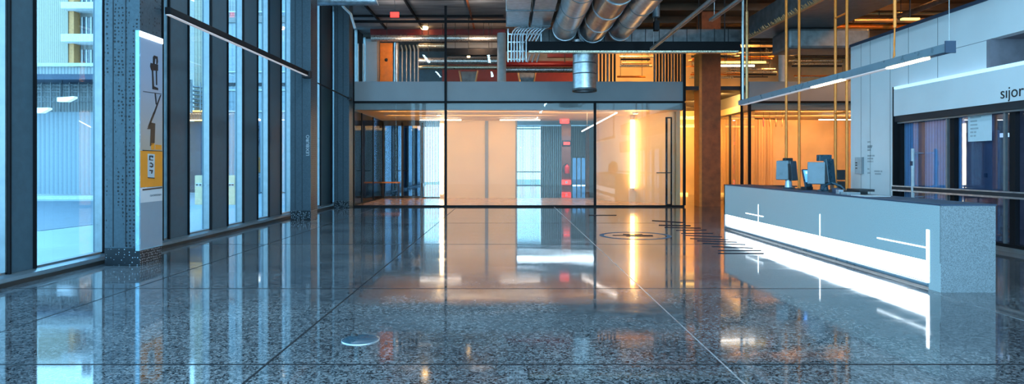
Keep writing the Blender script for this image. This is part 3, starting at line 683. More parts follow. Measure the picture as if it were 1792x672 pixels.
for (px, py, D, lab) in ((743, 48, 27.4, 'amber lamp glowing under the concrete slab'), (820, 99, 25.6, 'small amber lamp hanging before the grey duct')):
    t_ = thing('bulkhead_lamp', (X(px, D), D, Z(py, D)), lab, 'light')
    r = .17 if px < 800 else .07
    MB().lathe([(.001, -r * .6), (r * .8, -r * .5), (r, 0), (r * .9, r * .25)], (X(px, D), D, Z(py, D)), 18).build('bulb', M['led_warm2'], t_)
    MB().lathe([(.001, r * .5), (r * .9, r * .5), (r * 1.05, r * .22), (r * .9, r * .22)], (X(px, D), D, Z(py, D)), 18).build('cap', M['dark'], t_)
    MB().tube([(X(px, D), D, Z(py, D) + r * .4), (X(px, D), D, 7.6)], .015, 6).build('stem', M['dark'], t_)
# black tracks on the concrete slab
for (x, lab) in ((-3.75, 'thin black ceiling track on the concrete slab, left one'), (-5.35, 'thin black ceiling track beside the facade'), (-1.5, 'thin rust-coloured ceiling rod right of the slab lamp')):
    tag(box('ceiling_track', M['rust'] if x > -2 else M['black'], (x - .03, x + .03, 9, 27.5, 7.5, 7.6)), lab, 'track')
for (y, lab) in ((22.6, 'black cross track nearest on the concrete slab'), (25.2, 'black cross track further back on the concrete slab')):
    tag(box('ceiling_track', M['black'], (-6.5, -.2, y, y + .06, 7.52, 7.6)), lab, 'track')
es = thing('exit_panel', (X(690, 22), 22, 6.9), 'small red panel imitating a reversed exit sign reflection under the slab', 'sign')  # glowing panel put in for the reflection of an exit sign
box('housing', M['exit'], (X(683, 22), X(698, 22), 22, 22.05, Z(30, 22), Z(21, 22)), es)
box('hanger', M['dark'], (X(690, 22), X(691, 22), 22.01, 22.04, Z(21, 22), 7.6), es)
# ribbed tray at top left near the facade
ct = thing('corrugated_tray', (-5.1, 19.5, 6.9), 'ribbed galvanised duct under the slab beside the facade', 'duct')
e = MB(); n = 40
e.tube([(-6.3 + i * .055, 19.8, 6.75 + (.02 if i % 2 else 0)) for i in range(n)], .3, 12, rs=[.17 if i % 2 else .14 for i in range(n)]); e.build('ribbed_body', M['galv'], ct)
MB().box(-5.8, -5.77, 19.75, 19.85, 6.85, 7.6).box(-4.6, -4.57, 19.75, 19.85, 6.85, 7.6).build('hanger', M['dark'], ct)
tag(MB().tube([(-5.75, 21.3, 7.2), (-5.6, 21.3, 6.95), (-5.35, 21.3, 6.7), (-5.2, 21.3, 6.2)], .045, 8).tube([(-5.75, 21.3, 7.2), (-5.9, 21.3, 7.6)], .045, 8).build('bent_cable', M['exwhite']), 'pale bent cable conduit near the third column top', 'cable')

# right side of the upper floor, amber
for (a, b, D, lab) in ((1045, 1076, 27, 'dark vertical slats screen left of the amber opening'), (1146, 1194, 27, 'dark vertical slat screen right of the amber opening')):
    t_ = thing('slat_screen', (X(a, D), D, 4.6), lab, 'screen')
    k = int((b - a) / 5.2)
    for i in range(k + 1):
        xx = X(a + i * (b - a) / k, D); box('slat', M['kick'] if i % 3 else M['galv_dark'], (xx - .035, xx + .035, D, D + .12, 4.6, 6.75), t_)
    box('top_rail', M['kick'], (X(a, D), X(b, D), D, D + .12, 6.75, 6.9), t_)
rr = random.Random(3)
k = 0
for row, py in enumerate((94, 98, 102.5, 107, 111.5, 116, 121, 126, 131, 136, 141, 150)):
    for (a, b) in ((1076, 1146), (1200, 1300), (1262, 1362), (1380, 1486)):
        if rr.random() < .25: continue
        D = 28.12 + row * .148 + (.07 if a == 1262 else 0)
        a2 = a + rr.random() * 12; b2 = b - rr.random() * 20
        if py > 140 and not (1200 < a < 1250): continue
        o = hpipe(a2, b2, py + rr.random() * 4 - 2, D, .025 + rr.random() * .03, [M['copper'], M['gold'], M['foilgold'], M['kick']][rr.randrange(4)], 'amber_pipe',
                  'horizontal pipe lit amber on the upper floor, among many', 'amber lit pipes on the upper floor'); k += 1
hpipe(1262, 1340, 109, 26.5, .05, M['yellow_led'], 'amber_tube_light', 'bright amber tube light on the upper floor')['category'] = 'light'
hpipe(1262, 1320, 115, 26.0, .04, M['tube'], 'white_tube_light', 'short white tube light below the amber tube light')['category'] = 'light'
D = 26
tag(MB().tube([(X(1370, D), D, 4.6), (X(1370, D), D, Z(95, D))], .17, 20).build('pale_round_column', M['exwhite']), 'cream round pipe between the ochre poles on the upper floor', 'pipe')
for i in range(6):
    D = 26 + i * .7
    tag(box('truss_beam', M['deck'], (8.6, 17.8, D, D + .15, 6.85, 7.15 + (i % 2) * .1)), 'dark timber beam crossing the amber upper floor', 'beam', 'timber beams of the upper floor')

# ------------------------------------------------------------------ ducts and pipes over the hall
def round_duct(x, y0, y1, z, r, flex, lab):
    t_ = thing('round_duct', (x, y1, z), lab, 'duct', 'large round ceiling ducts')
    e = MB()
    if flex:
        ys = []; rs = []; y = y0; i = 0
        while y < y1: ys.append((x, y, z)); rs.append(r if i % 2 else r * .92); y += .075; i += 1
        e.tube(ys, r, 36, rs=rs)
    else: e.tube([(x, y0, z), (x, y1, z)], r, 40)
    e.build('duct_body', M['galv'], t_)
    y = y0 + 1.0
    while y < y1:
        MB().tube([(x, y, z), (x, y + (.05 if not flex else .1), z)], r * 1.03, 36).build('joint_band', M['galv_dark'] if not flex else M['galv'], t_); y += 1.6
    MB().tube([(x, y1 - .1, z), (x, y1 + .02, z)], r * 1.035, 36).build('end_collar', M['galv'], t_)
    h = MB()
    for yy in (y0 + 2, y1 - 2.2):
        h.box(x - .01, x + .01, yy, yy + .03, z + r, 7.6)
    h.build('hanger', M['dark'], t_)
round_duct(1.80, 8, 20.2, 5.95, .385, False, 'smooth round galvanised duct, left of the three')
round_duct(2.70, 8, 20.5, 5.95, .43, True, 'ribbed flexible round duct between the two smooth ones')
round_duct(3.62, 8, 20.5, 6.0, .37, False, 'smooth round galvanised duct, right of the three')
for (a, b, lab) in ((-.05, .62, 'rectangular galvanised duct, left of the pair'), (.72, 1.32, 'rectangular galvanised duct, right of the pair')):
    t_ = thing('rectangular_duct', (a, 20, 6), lab, 'duct', 'pair of rectangular ceiling ducts')
    box('duct_body', M['galv'], (a, b, 8, 20, 6.0, 6.45), t_, .01)
    e = MB()
    for yy in range(9, 20, 2): e.box(a - .03, b + .03, yy + .9, yy + .96, 5.97, 6.48)
    e.build('flange', M['galv_dark'], t_)
    box('hanger', M['dark'], (a + .3, a + .32, 15, 15.05, 6.45, 7.6), t_)
t_ = thing('plenum_duct', (4, 21.6, 5.8), 'long dull galvanised plenum duct crossing behind the black beam', 'duct')
box('duct_body', M['galv_dark'], (X(940, 21.4), X(1300, 21.4), 21.3, 21.9, Z(74, 21.4), Z(52, 21.4)), t_, .01)
e = MB()
for px in range(960, 1300, 24): e.box(X(px, 21.4), X(px, 21.4) + .02, 21.28, 21.92, Z(75, 21.4), Z(51, 21.4))
e.build('seam', M['dark'], t_)
MB().box(3, 3.02, 21.5, 21.55, 6.1, 7.6).box(6.5, 6.52, 21.5, 21.55, 6.1, 7.6).build('hanger', M['dark'], t_)
# black cross beam
bb = thing('black_beam', (4, 20.4, 5.3), 'long flat black beam crossing under the round ducts', 'beam')
D = 20.3
box('beam_body', M['black'], (X(918, D), 7.5, D, D + .3, Z(88, D), Z(72.5, D)), bb, .01)
box('foil_underside', M['foilgold'], (X(925, D), 7.45, D + .05, D + .28, Z(88, D) - .06, Z(88, D)), bb)
MB().box(1.0, 1.03, D + .1, D + .13, 5.53, 6.02).box(7.0, 7.03, D + .1, D + .13, 5.53, 7.6).build('hanger', M['dark'], bb)
# vertical duct drop
D = 21.0
vd = thing('vertical_duct', (X(1023, D), D, 4), 'round galvanised duct dropping in front of the grey fascia', 'duct')
c = (X(1023, D), 21.02, 0); r = .39
MB().lathe([(r, 4.08), (r, 5.74)], c, 40).build('duct_body', M['galv'], vd)
MB().lathe([(r * .99, 4.1), (r * 1.05, 4.04), (r * 1.05, 4.12), (r * .99, 4.14)], c, 40).build('rim', M['galv_dark'], vd)
e = MB()
for z in (4.6, 4.95, 5.25): e.lathe([(r * 1.0, z), (r * 1.03, z + .01), (r * 1.03, z + .03), (r, z + .04)], c, 36)
e.build('joint_band', M['galv_dark'], vd)
MB().lathe([(.001, 4.3), (r * .97, 4.3)], c, 36).build('damper', M['black'], vd)
# bundle of bent conduits under the rectangular ducts
D = 20.3
i = 0
for px in (895, 900, 905, 910, 915, 921):
    x = X(px, D) ; zt = Z(47, D) - .02
    tag(MB().tube([(x + .30, D - .1, zt), (x + .15, D, zt - .03), (x + .04, D, zt - .14), (x, D, zt - .3), (x, D, Z(108, D))], .028, 8).build('bent_conduit', M['galv']),
        'silver conduit bending down under the left rectangular duct', 'conduit', 'left bundle of bent conduits'); i += 1
for px in (926, 932, 938, 944):
    x = X(px, D); zt = Z(47, D) - .02
    tag(MB().tube([(x + .32, D - .1, zt), (x + .18, D, zt - .03), (x + .05, D, zt - .14), (x - .05, D, zt - .32), (x - .12, D, Z(72, D))], .032, 8).build('bent_conduit', M['galv']),
        'silver conduit bending down under the right rectangular duct', 'conduit', 'right bundle of bent conduits')
for px in (912, 920, 928, 936, 944):
    tag(MB().tube([(X(px, 22.5), 22.5, Z(95, 22.5)), (X(px - 5, 22.5), 22.5, Z(109, 22.5))], .03, 8).tube([(X(px, 22.5), 22.5, Z(95, 22.5)), (X(px + 5, 22.5), 22.5, 7.6)], .02, 8).build('slanted_conduit', M['galv']),
        'short slanted silver conduit behind the black beam end', 'conduit', 'slanted conduits behind the beam')
t_ = thing('cable_tray', (X(905, D), D + .2, 5.3), 'galvanised cable tray holding the bent conduits', 'tray')
e = MB()
for py in (60, 74, 90, 104): e.box(X(888, D), X(948 if py < 80 else 918, D), D + .06, D + .1, Z(py, D), Z(py - 2, D))
e.build('crossbar', M['galv'], t_)
e = MB().box(X(888, D), X(890, D), D + .04, D + .1, Z(108, D), 6.0).box(X(946, D), X(948, D), D + .04, D + .1, Z(76, D), 6.0); e.build('side_rail', M['galv'], t_)

# unlit suspended bars parallel to the hall
def long_bar(x, z, y0, y1, lab, wd=.05):
    t_ = thing('suspended_rail', (x, (y0 + y1) / 2, z), lab, 'rail', 'suspended rails over the right side')
    MB().box(x - wd, x - wd * .2, y0, y1, z, z + .07).box(x + wd * .2, x + wd, y0, y1, z, z + .07).box(x - wd, x + wd, y0, y1, z + .055, z + .075).build('channel', M['conduit'], t_)
    h = MB()
    for yy in (y0 + .3, (y0 + y1) / 2, y1 - .3): h.tube([(x, yy, z + .07), (x, yy, 7.6)], .008, 5)
    h.build('hanger', M['conduit'], t_)
long_bar(4.43, 5.15, 8, 19.5, 'grey suspended twin rail ending near the black beam')
long_bar(5.4, 5.42, 8, 16.8, 'grey suspended twin rail over the reception desk')
tag(MB().tube([(X(1148, 19.0), 19.0, Z(30, 19)), (X(1148, 19.0), 19.0, 7.6)], .11, 14).build('drop_pipe', M['dev']), 'short blue-grey drop pipe hanging above the black beam', 'pipe')
tag(box('junction_box', M['black'], (X(1144, 19.0), X(1153, 19.0), 18.9, 19.1, Z(54, 19), Z(37, 19)), bevel=.01), 'small black box under the blue-grey drop pipe', 'box')
tag(MB().tube([(X(1148, 19.0), 19.0, Z(37, 19)), (X(1148, 19.0), 19.0, Z(30, 19))], .03, 8).build('short_stem', M['dark']), 'short stem between drop pipe and black box', 'stem')
# big rectangular dark duct, its lit edge put in as copper fringe
dk = thing('insulated_duct', (8.6, 16, 5.9), 'big dark rectangular duct above the ochre poles with its lit lower edge coloured copper', 'duct')
box('duct_body', M['galv_dark'], (7.65, 9.6, 12.2, 20.0, 5.62, 6.3), dk, .02)
e = MB()
for i in range(110):
    y = 12.3 + i * .07; e.tube([(7.64, y, 5.60), (7.60 - rr.random() * .05, y + .03, 5.66 + rr.random() * .08)], .012, 5)
e.box(7.60, 7.66, 12.2, 20.0, 5.585, 5.625); e.build('lit_edge_fringe', M['copper'], dk)
box('branch_box', M['galv_dark'], (8.2, 10.6, 18.4, 19.6, 5.0, 5.6), dk, .08)
MB().box(8, 8.02, 14, 14.03, 6.3, 7.6).box(9.4, 9.42, 18, 18.03, 6.3, 7.6).build('hanger', M['dark'], dk)
for i, (x, z, lab) in enumerate(((10.6, 6.4, 'dark ceiling pipe above the white wall, left one'), (11.4, 6.7, 'dark ceiling pipe above the white wall, middle one'), (12.4, 6.3, 'dark ceiling pipe above the white wall, right one'))):
    tag(MB().tube([(x, 8, z), (x, 23, z)], .09, 10).build('ceiling_pipe', M['copper'] if i == 1 else M['galv_dark']), lab, 'pipe')
for i in range(9):
    y = 15.72 + i * .7; x0 = 10.2 + rr.random(); z = 6.0 + rr.random() * 1.1
    hp = MB().tube([(x0, y, z), (x0 + 3 + rr.random() * 3, y, z)], .04 + rr.random() * .04, 8).build('cross_pipe', M['gold'] if i % 2 else M['copper'])
    MB().tube([(x0 + 1.5, y, z), (x0 + 1.5, y, 7.7)], .012, 5).build('hanger', M['dark'], hp)
    tag(hp, 'amber lit cross pipe above the white wall', 'pipe', 'amber lit cross pipes above the white wall')
D = 15
t_ = thing('strip_light', (X(1595, D), D, 6), 'small yellow strip light above the white wall', 'light')
box('diffuser', M['yellow_led'], (X(1580, D), X(1610, D), D, D + .1, Z(34, D), Z(31, D)), t_); box('stem', M['dark'], (X(1594, D), X(1595, D), D + .03, D + .06, Z(31, D), 7.6), t_)

# ------------------------------------------------------------------ right: white wall with shop front
W = 9.2
def WD(px): return W * F / (px - VX)
struct(box('wall_right', M['white'], (W, W + .2, 14.8, 16.9, 0, 4.75)), 'tall white panelled wall behind the reception desk', 'wall')
struct(box('wall_right_upper', M['white'], (W, W + .2, -3.9, 14.8, 4.0, 4.75)))
struct(box('wall_right_band', M['white'], (W, W + .2, 12.1, 14.8, 3.4, 4.0)))
struct(box('wall_right_recess', M['lavender'], (W + .75, W + .85, -3.9, 12.1, 3.3, 4.1)))
struct(box('trim_33', M['lavender'], (W, W + .8, 12.0, 12.1, 3.4, 4.0)))
struct(box('ceiling_recess', M['lavender'], (W + .2, W + .85, -3.9, 12.0, 4.0, 4.1)))
struct(box('wall_right_end', M['white'], (W + .2, W + 3.6, 16.7, 16.9, 0, 4.75)))
struct(box('trim_34', M['navy'], (W - .03, W + .25, -3.9, 16.92, 4.75, 4.82)))
e = MB()
for px in (1507, 1523, 1558, 1590, 1641): e.box(W - .003, W, WD(px) - .006, WD(px) + .006, .0 if px < 1570 else 3.45, 4.75)
e.box(W - .003, W, 12.1, 13.06, 3.985, 3.995)
struct(e.build('panel_seam', M['greyink']), 'thin joints between the white wall panels', 'seam')
ww = box('recess_hatch', M['ink'], (W + .70, W + .75, 11.05, 11.35, 3.52, 3.72)); tag(ww, 'small dark hatch in the lavender recess', 'hatch')
# header of the shop front
hd = thing('storefront', (W, 9, 0), 'shop front of tinted glass under a white header with lettering', 'shop front')
box('header', M['white'], (W - .12, W + .2, -3.9, 14.82, 2.74, 3.36), hd)
box('light_strip', M['led_strip'], (W - .12, W + .05, -3.9, 14.82, 3.37, 3.43), hd)
box('dark_band', M['dark'], (W - .10, W + .2, -3.9, 14.82, 2.60, 2.74), hd)
box('end_trim', M['black'], (W - .125, W - .0, 14.82, 14.86, 0, 3.43), hd)
for px in (1575, 1665, 1770):
    d = WD(px); box('mullion', M['black'], (W - .02, W + .065, d - (.06 if px < 1600 else .11), d + .02, .14, 2.60), hd)
for px in (1660, 1762):
    d = WD(px); box('silver_mullion', M['sill'], (W - .03, W + .02, d, d + .05, .14, 2.60), hd)
ys = [WD(1575), WD(1665), WD(1770), 9.4, 7.4, 5.4, 3.0]
for i in range(6): box('pane', M['glass_shop'], (W + .05, W + .06, ys[i + 1] + .02, ys[i] - .1, .14, 2.60), hd)
for y in ys[3:]: box('mullion', M['black'], (W - .02, W + .14, y - .1, y + .02, .14, 2.60), hd)
box('bottom_frame', M['sill'], (W - .06, W + .19, -3.9, 14.8, .0, .08), hd)
box('bottom_track', M['black'], (W - .04, W + .18, -3.9, 14.8, .08, .14), hd)
box('top_line', M['sill'], (W - .05, W - .02, -3.9, 14.8, 2.56, 2.60), hd)
text('lettering', 'sıjorvıng', M['ink'], .30, frame_mat((W - .125, WD(1762), Z(173, WD(1762)) ), (0, -1, 0), (0, 0, 1)), hd, .002)
# rail
rl = thing('handrail', (W - .12, 9, 1.05), 'double silver and dark handrail crossing the shop front', 'handrail')
box('upper_bar', M['galv'], (W - .22, W - .17, -3.9, 14.75, 1.09, 1.115), rl)
box('dark_bar', M['dark'], (W - .21, W - .18, -3.9, 14.75, 1.02, 1.09), rl)
box('lower_bar', M['galv'], (W - .22, W - .17, -3.9, 14.75, .985, 1.02), rl)
MB().box(W - .17, W + .02, 12.95, 12.99, 1.03, 1.07).box(W - .17, W + .02, 7.4, 7.44, 1.03, 1.07).build('bracket', M['dark'], rl)
# door handle, tall white
d = WD(1613); zt = Z(260, d); zb = Z(352, d)
dh = thing('door_handle_bar', (W - .2, d, 1), 'tall white vertical handle bar on the shop front', 'handle')
MB().tube([(W - .2, d, zb), (W - .2, d, zt)], .035, 12).build('grip', M['exwhite'], dh)
box('lock_plate', M['navy'], (W - .245, W - .20, d - .03, d + .03, Z(290, d), Z(282, d)), dh)
MB().tube([(W - .2, d, zt - .1), (W + .04, d, zt - .1)], .015, 8).tube([(W - .2, d, zb + .1), (W + .04, d, zb + .1)], .015, 8).build('standoff', M['galv'], dh)
# inside the shop
struct(box('wall_shop_back', M['lavender'], (W + 3.4, W + 3.5, -3.9, 16.7, 0, 3.3)))
struct(box('ceiling_shop', M['lavender'], (W + .2, W + 3.5, -3.9, 16.7, 3.3, 3.4)))
for (a, b, lab) in ((1579, 1607, 'ribbed pale blue blind behind the shop glass, left of the handle'), (1619, 1658, 'ribbed pale blue blind behind the shop glass, right of the handle'), (1671, 1686, 'narrow ribbed blind beside the mauve board behind the shop glass')):
    y0, y1 = WD(b) * 1.01, min(14.79, WD(a) * 1.01); tag(box('ribbed_blind', M['ribglass'], (W + .09, W + .12, y0, y1, .1, 2.58)), lab, 'blind')
tag(box('mauve_pillar', M['plum'], (W + .09, W + .15, WD(1619) * 1.01 + .01, WD(1607) * 1.01 - .01, .1, 2.58)), 'mauve upright between the two ribbed blinds', 'upright')
mb_ = tag(box('mauve_board', M['plum'], (W + .10, W + .14, WD(1745) * 1.01, WD(1683) * 1.01, .1, 2.25)), 'large mauve board standing behind the shop glass', 'board')
tag(box('blue_cabinet', M['dev'], (W + .5, W + .9, WD(1767), WD(1748), 0, 1.9)), 'pale blue cabinet behind the shop glass', 'cabinet')
t_ = thing('shop_strip_light', (W + .6, WD(1755), 2.2), 'short cool strip light behind the shop glass', 'light')
box('diffuser', M['led_soft'], (W + .55, W + .6, WD(1762) * 1.06, WD(1747) * 1.06, 2.14, 2.22), t_); box('stem', M['dark'], (W + .58, W + .6, WD(1755) * 1.06, WD(1755) * 1.06 + .02, 2.22, 3.3), t_)
box('round_spot', M['navy'], (W + .085, W + .10, WD(1719), WD(1714), 1.35, 1.43), mb_)
nt_ = thing('paper_notice', (W + .04, WD(1710), 2.2), 'pale paper notice stuck inside the shop glass', 'notice')
box('sheet', M['paper'], (W + .035, W + .042, WD(1732), WD(1691), Z(247, WD(1712)), Z(196, WD(1712))), nt_)
for k, s_ in enumerate(('ınıııoınııoıı', 'ıııınıoıı', 'nıoıııoı', 'ıııoıııoııı', 'ınıı ıııı', 'ıoı ıııı')):
    dd_ = WD(1695); text('printed_line', s_, M['greyink'], .07, frame_mat((W + .034, dd_, Z(206 + k * 6.5, WD(1712))), (0, -1, 0), (0, 0, 1)), nt_, .0005)
# switch box and small print on the white wall
sb = thing('intercom', (W - .02, WD(1504), 1.5), 'white wall intercom with dark buttons on the white wall', 'intercom')
d0, d1 = WD(1511), WD(1499)
box('housing', M['exwhite'], (W - .05, W, d0, d1, Z(304, WD(1505)), Z(275, WD(1505))), sb, .006)
box('side_shade', M['fascia'], (W - .055, W - .001, d0 - .03, d0, Z(304, WD(1505)), Z(275, WD(1505))), sb)
e = MB(); dm = WD(1502)
for py, h_ in ((284, 2), (288, 2), (293.5, 1.6)): e.box(W - .056, W - .05, dm - .04, dm + .04, Z(py + h_, dm), Z(py, dm))
e.build('button', M['ink'], sb)
wt = thing('wall_text', (W, WD(1530), 1.8), 'small grey lines of printed text on the white wall', 'lettering')
for (px, py, s_) in ((1518, 249, 'oınıı'), (1518, 256, 'ııoınıııı'), (1518, 258.5, 'ınıııoıı'), (1518, 263, 'ıııoııı'), (1518, 273, 'ıııııınıı ıoıı'), (1518, 278, 'oıııınııııı'), (1518, 283, 'ınııııoı ıı'), (1518, 296, 'ııııı'), (1518, 303, 'ıııoıı'), (1530, 300, 'ııoııııoıı ıııı'), (1531, 304.5, 'ıııoıııııoı')):
    dd_ = WD(px); text('printed_line', s_, M['greyink'], .085, frame_mat((W - .002, dd_, Z(py + 1, dd_)), (0, -1, 0), (0, 0, 1)), wt, .0005)

# ------------------------------------------------------------------ reception desk
DX0, DX1, DY0, DY1, DH = 5.40, 6.09, 7.86, 15.75, 1.085
rd = thing('reception_desk', ((DX0 + DX1) / 2, 11.8, 0), 'long grey-blue reception desk with a glowing white band along its foot', 'desk')
box('front_panel', M['quartz'], (DX0, DX0 + .06, DY0 + .02, DY1, .36, DH), rd)
box('near_pilaster', M['quartz'], (DX0, DX0 + .06, DY0 + .0, DY0 + .22, 0, .36), rd)
box('end_panel', M['quartz_end'], (DX0 + .005, DX1, DY0 - .001, DY0 + .06, 0, DH), rd)
box('far_end_panel', M['quartz_end'], (DX0, DX1, DY1 - .06, DY1 + .001, 0, DH), rd)
box('carcass', M['quartz_end'], (DX0 + .12, DX1 - .02, DY0 + .06, DY1 - .06, .0, DH - .02), rd)
box('worktop', M['navy'], (DX0 - .005, DX1 + .01, DY0 - .008, DY1 + .01, DH, DH + .018), rd)
box('light_band', M['led'], (DX0 + .02, DX0 + .05, DY0 + .22, DY1 - .08, .09, .36), rd)
MB().tube([(DX0 + .01, DY0 + .22, .05), (DX0 + .01, DY1 - .05, .05)], .03, 12).build('foot_rail', M['dev'], rd)
def fline(px0, py0, px1, py1, wd=.02):
    a = (DX0 * F / (px0 - VX)); b = (DX0 * F / (px1 - VX)); z0 = Z(py0, a); z1 = Z(py1, b)
    if abs(a - b) < .05: MB().box(DX0 - .004, DX0, a - wd, a + wd, min(z0, z1), max(z0, z1)).build('light_line', M['led_line'], rd)
    else: MB().box(DX0 - .004, DX0, min(a, b), max(a, b), (z0 + z1) / 2 - .008, (z0 + z1) / 2 + .008).build('light_line', M['led_line'], rd)
fline(1327, 358, 1327, 388, .014); fline(1305, 373, 1336, 379, .01)
fline(1435, 375, 1435, 415, .012); fline(1535, 417, 1622, 432.5)
fline(1624, 402, 1624, 494, .03)
TZ = DH + .018

# till monitors on the desk, seen from behind
def rotbox(m, c, size, yaw, pitch=0, taper=1.0):
    R = Matrix.Translation(c) @ Matrix.Rotation(yaw, 4, 'Z') @ Matrix.Rotation(pitch, 4, 'X')
    vs = []
    for z in (-.5, .5):
        for y in (-.5, .5):
            for x in (-.5, .5):
                t = taper if y < 0 else 1.0
                vs.append(R @ Vector((x * size[0] * t, y * size[1], z * size[2] * t)))
    return m.add(vs, [(0, 2, 3, 1), (4, 5, 7, 6), (0, 1, 5, 4), (2, 6, 7, 3), (0, 4, 6, 2), (1, 3, 7, 5)])
def till(px, D, lab, k, wl, wr, hl, hr, zl, zr, ml, mr):
    """two slabs standing in a V towards the hall, black spine between them, on a neck and foot"""
    x = X(px, D); t_ = thing('till_monitor', (x, D, TZ), lab, 'monitor', 'till monitors on the reception desk')
    rotbox(MB(), (x - wl * .44, D + .05, zl), (wl, .05, hl), -.55, -.12, 1.0).build('left_panel', ml, t_, .012)
    rotbox(MB(), (x + wr * .50, D + .06, zr), (wr, .07, hr), .62, -.10, 1.0).build('right_panel', mr, t_, .014)
    rotbox(MB(), (x + .01, D - .005, (zl + zr) / 2 - .02), (.07, .06, min(hl, hr) * .82), 0, -.12).build('spine', M['ink'], t_, .006)
    rotbox(MB(), (x + .02 * k, D + .08, max(zl + hl / 2, zr + hr / 2) + .015), (.17 * k, .10, .08 * k), .15).build('top_unit', M['ink'] if k < 1.2 else M['dev_dark'], t_, .01)
    zb_ = min(zl - hl / 2, zr - hr / 2)
    MB().tube([(x + .02, D + .08, zb_ + .12), (x + .03, D + .08, zb_), (x + .03, D + .07, TZ + .015)], .05, 16, rs=[.05, .062, .075]).build('neck', M['dev_silver'] if k < 1.2 else M['dev_dark'], t_)
    MB().lathe([(.001, .025), (.10, .025), (.125, .012), (.13, 0), (.001, 0)], (x + .03, D + .07, TZ), 24).build('foot', M['dev_dark'], t_)
till(1380, 13.0, 'till monitor at the far end of the desk with pale panels and silver neck', 1.0, .24, .23, .40, .41, Z(298, 13), Z(299, 13), M['dev'], M['dev_mid'])
till(1443, 11.8, 'larger dark teal till monitor nearer the camera on the desk', 1.5, .30, .26, .42, .50, Z(303, 11.8), Z(301, 11.8), M['dev'], M['dev_dark'])
e_ = MB()
for s_ in (-1, 1): e_.tube([(X(1452, 11.8), 11.75, TZ + .16), (X(1452 + 14 * s_, 11.8), 11.7, TZ + .10), (X(1452 + 20 * s_, 11.8), 11.66, TZ + .02)], .022, 8)
tag(e_.build('till_stand', M['dev_dark']), 'splayed dark stand legs under the larger till monitor', 'stand')
# payment terminal
D = 12.4; x = X(1412, D)
t_ = thing('payment_terminal', (x, D, TZ), 'card payment terminal with a blue tiled screen between the two monitors', 'terminal')
rotbox(MB(), (x, D, TZ + .23), (.15, .05, .36), .25, -.28).build('body', M['dev_dark'], t_, .012)
sc = rotbox(MB(), (x - .006, D - .028, TZ + .27), (.12, .008, .24), .25, -.28).build('screen', M['screen'], t_)
e = MB()
for i in range(3):
    for j in range(2): rotbox(e, (x - .034 + j * .055, D - .034 - (i - 1) * .022 * 1, TZ + .2 + i * .07), (.042, .004, .05), .25, -.28)
e.build('tile', M['screen_tile'], sc)
rotbox(MB(), (x + .01, D + .02, TZ + .03), (.16, .16, .06), .25).build('base', M['ink'], t_, .01)
# dark tray of stationery
D = 10.8
t_ = thing('desk_tray', (X(1492, D), D, TZ), 'dark stationery tray with grey boxes on the desk', 'tray')
box('tray_body', M['ink'], (5.75, 6.03, 10.55, 11.3, TZ, TZ + .05), t_, .004)
box('lid', M['ink'], (5.78, 6.03, 10.35, 10.75, TZ + .05, TZ + .09), t_, .004)
for (a, b, c_, d_, h_, m_, lab) in ((5.58, 5.66, 10.62, 10.72, .07, 'dev_silver', 'small silver box beside the dark desk tray'), (5.52, 5.74, 10.25, 10.45, .045, 'fascia', 'flat grey box beside the dark desk tray'), (5.66, 5.73, 10.85, 11.0, .09, 'navy', 'small dark block beside the dark desk tray')):
    tag(box('desk_box', M[m_], (a, b, c_, d_, TZ, TZ + h_), bevel=.004), lab, 'box')
tag(box('desk_pad', M['exwhite'], (5.5, 5.9, 9.7, 10.1, TZ, TZ + .012)), 'flat white pad lying on the desk near the tray', 'pad')
# table and crates behind the desk
t_ = thing('side_table', (6.9, 15.9, 0), 'thin dark side table behind the far end of the desk', 'table')
box('tabletop', M['ink'], (6.45, 7.35, 16.0, 16.6, 1.03, 1.06), t_)
for (a, b) in ((6.5, 16.05), (7.28, 16.05), (6.5, 16.53), (7.28, 16.53)): box('leg', M['ink'], (a, a + .03, b, b + .03, 0, 1.03), t_)
D = 16.4
for i in range(5):
    z = i * .3; 
    tag(box('document_tray', M['ink'] if i % 2 else M['dark'], (X(1466, D), X(1480, D), D, D + .4, z, z + .26), bevel=.01), 'dark crate in the stack between the two right ochre poles', 'crate', 'stack of dark crates behind the desk')

# ochre poles
for px, D, lab in ((1376, 15, 'ochre ceiling pole, first from the rusty column'), (1398.5, 15, 'ochre ceiling pole, second from the rusty column'), (1462, 14.3, 'ochre ceiling pole, third from the rusty column'), (1482, 13.8, 'ochre ceiling pole at the edge of the white wall')):
    x = X(px, D); t_ = thing('ochre_pole', (x, D, 0), lab, 'pole', 'ochre poles behind the desk')
    MB().tube([(x, D, .02), (x, D, 7.7)], .03, 12).build('pole', M['gold'], t_)
    MB().lathe([(.001, .02), (.09, .02), (.09, 0), (.001, 0)], (x, D, 0), 16).build('base_plate', M['gold'], t_)
for py, lab in ((30, 'ochre rung joining the two right poles, upper'), (198, 'ochre rung joining the two right poles, lower')):
    tag(MB().tube([(X(1462, 14.3), 14.3, Z(py, 14.2)), (X(1482, 13.8), 13.8, Z(py, 14.2))], .025, 8).build('pole_rung', M['gold']), lab, 'rung')
tag(MB().tube([(X(1307, 17.5), 17.5, Z(20, 17.5)), (X(1307, 17.5), 17.5, Z(180, 17.5))], .04, 10).tube([(X(1307, 17.5), 17.5, Z(20, 17.5)), (X(1307, 17.5), 17.5, 7.7)], .012, 6).build('hanging_rod', M['copper']), 'copper coloured rod hanging beside the dark corner post', 'rod')

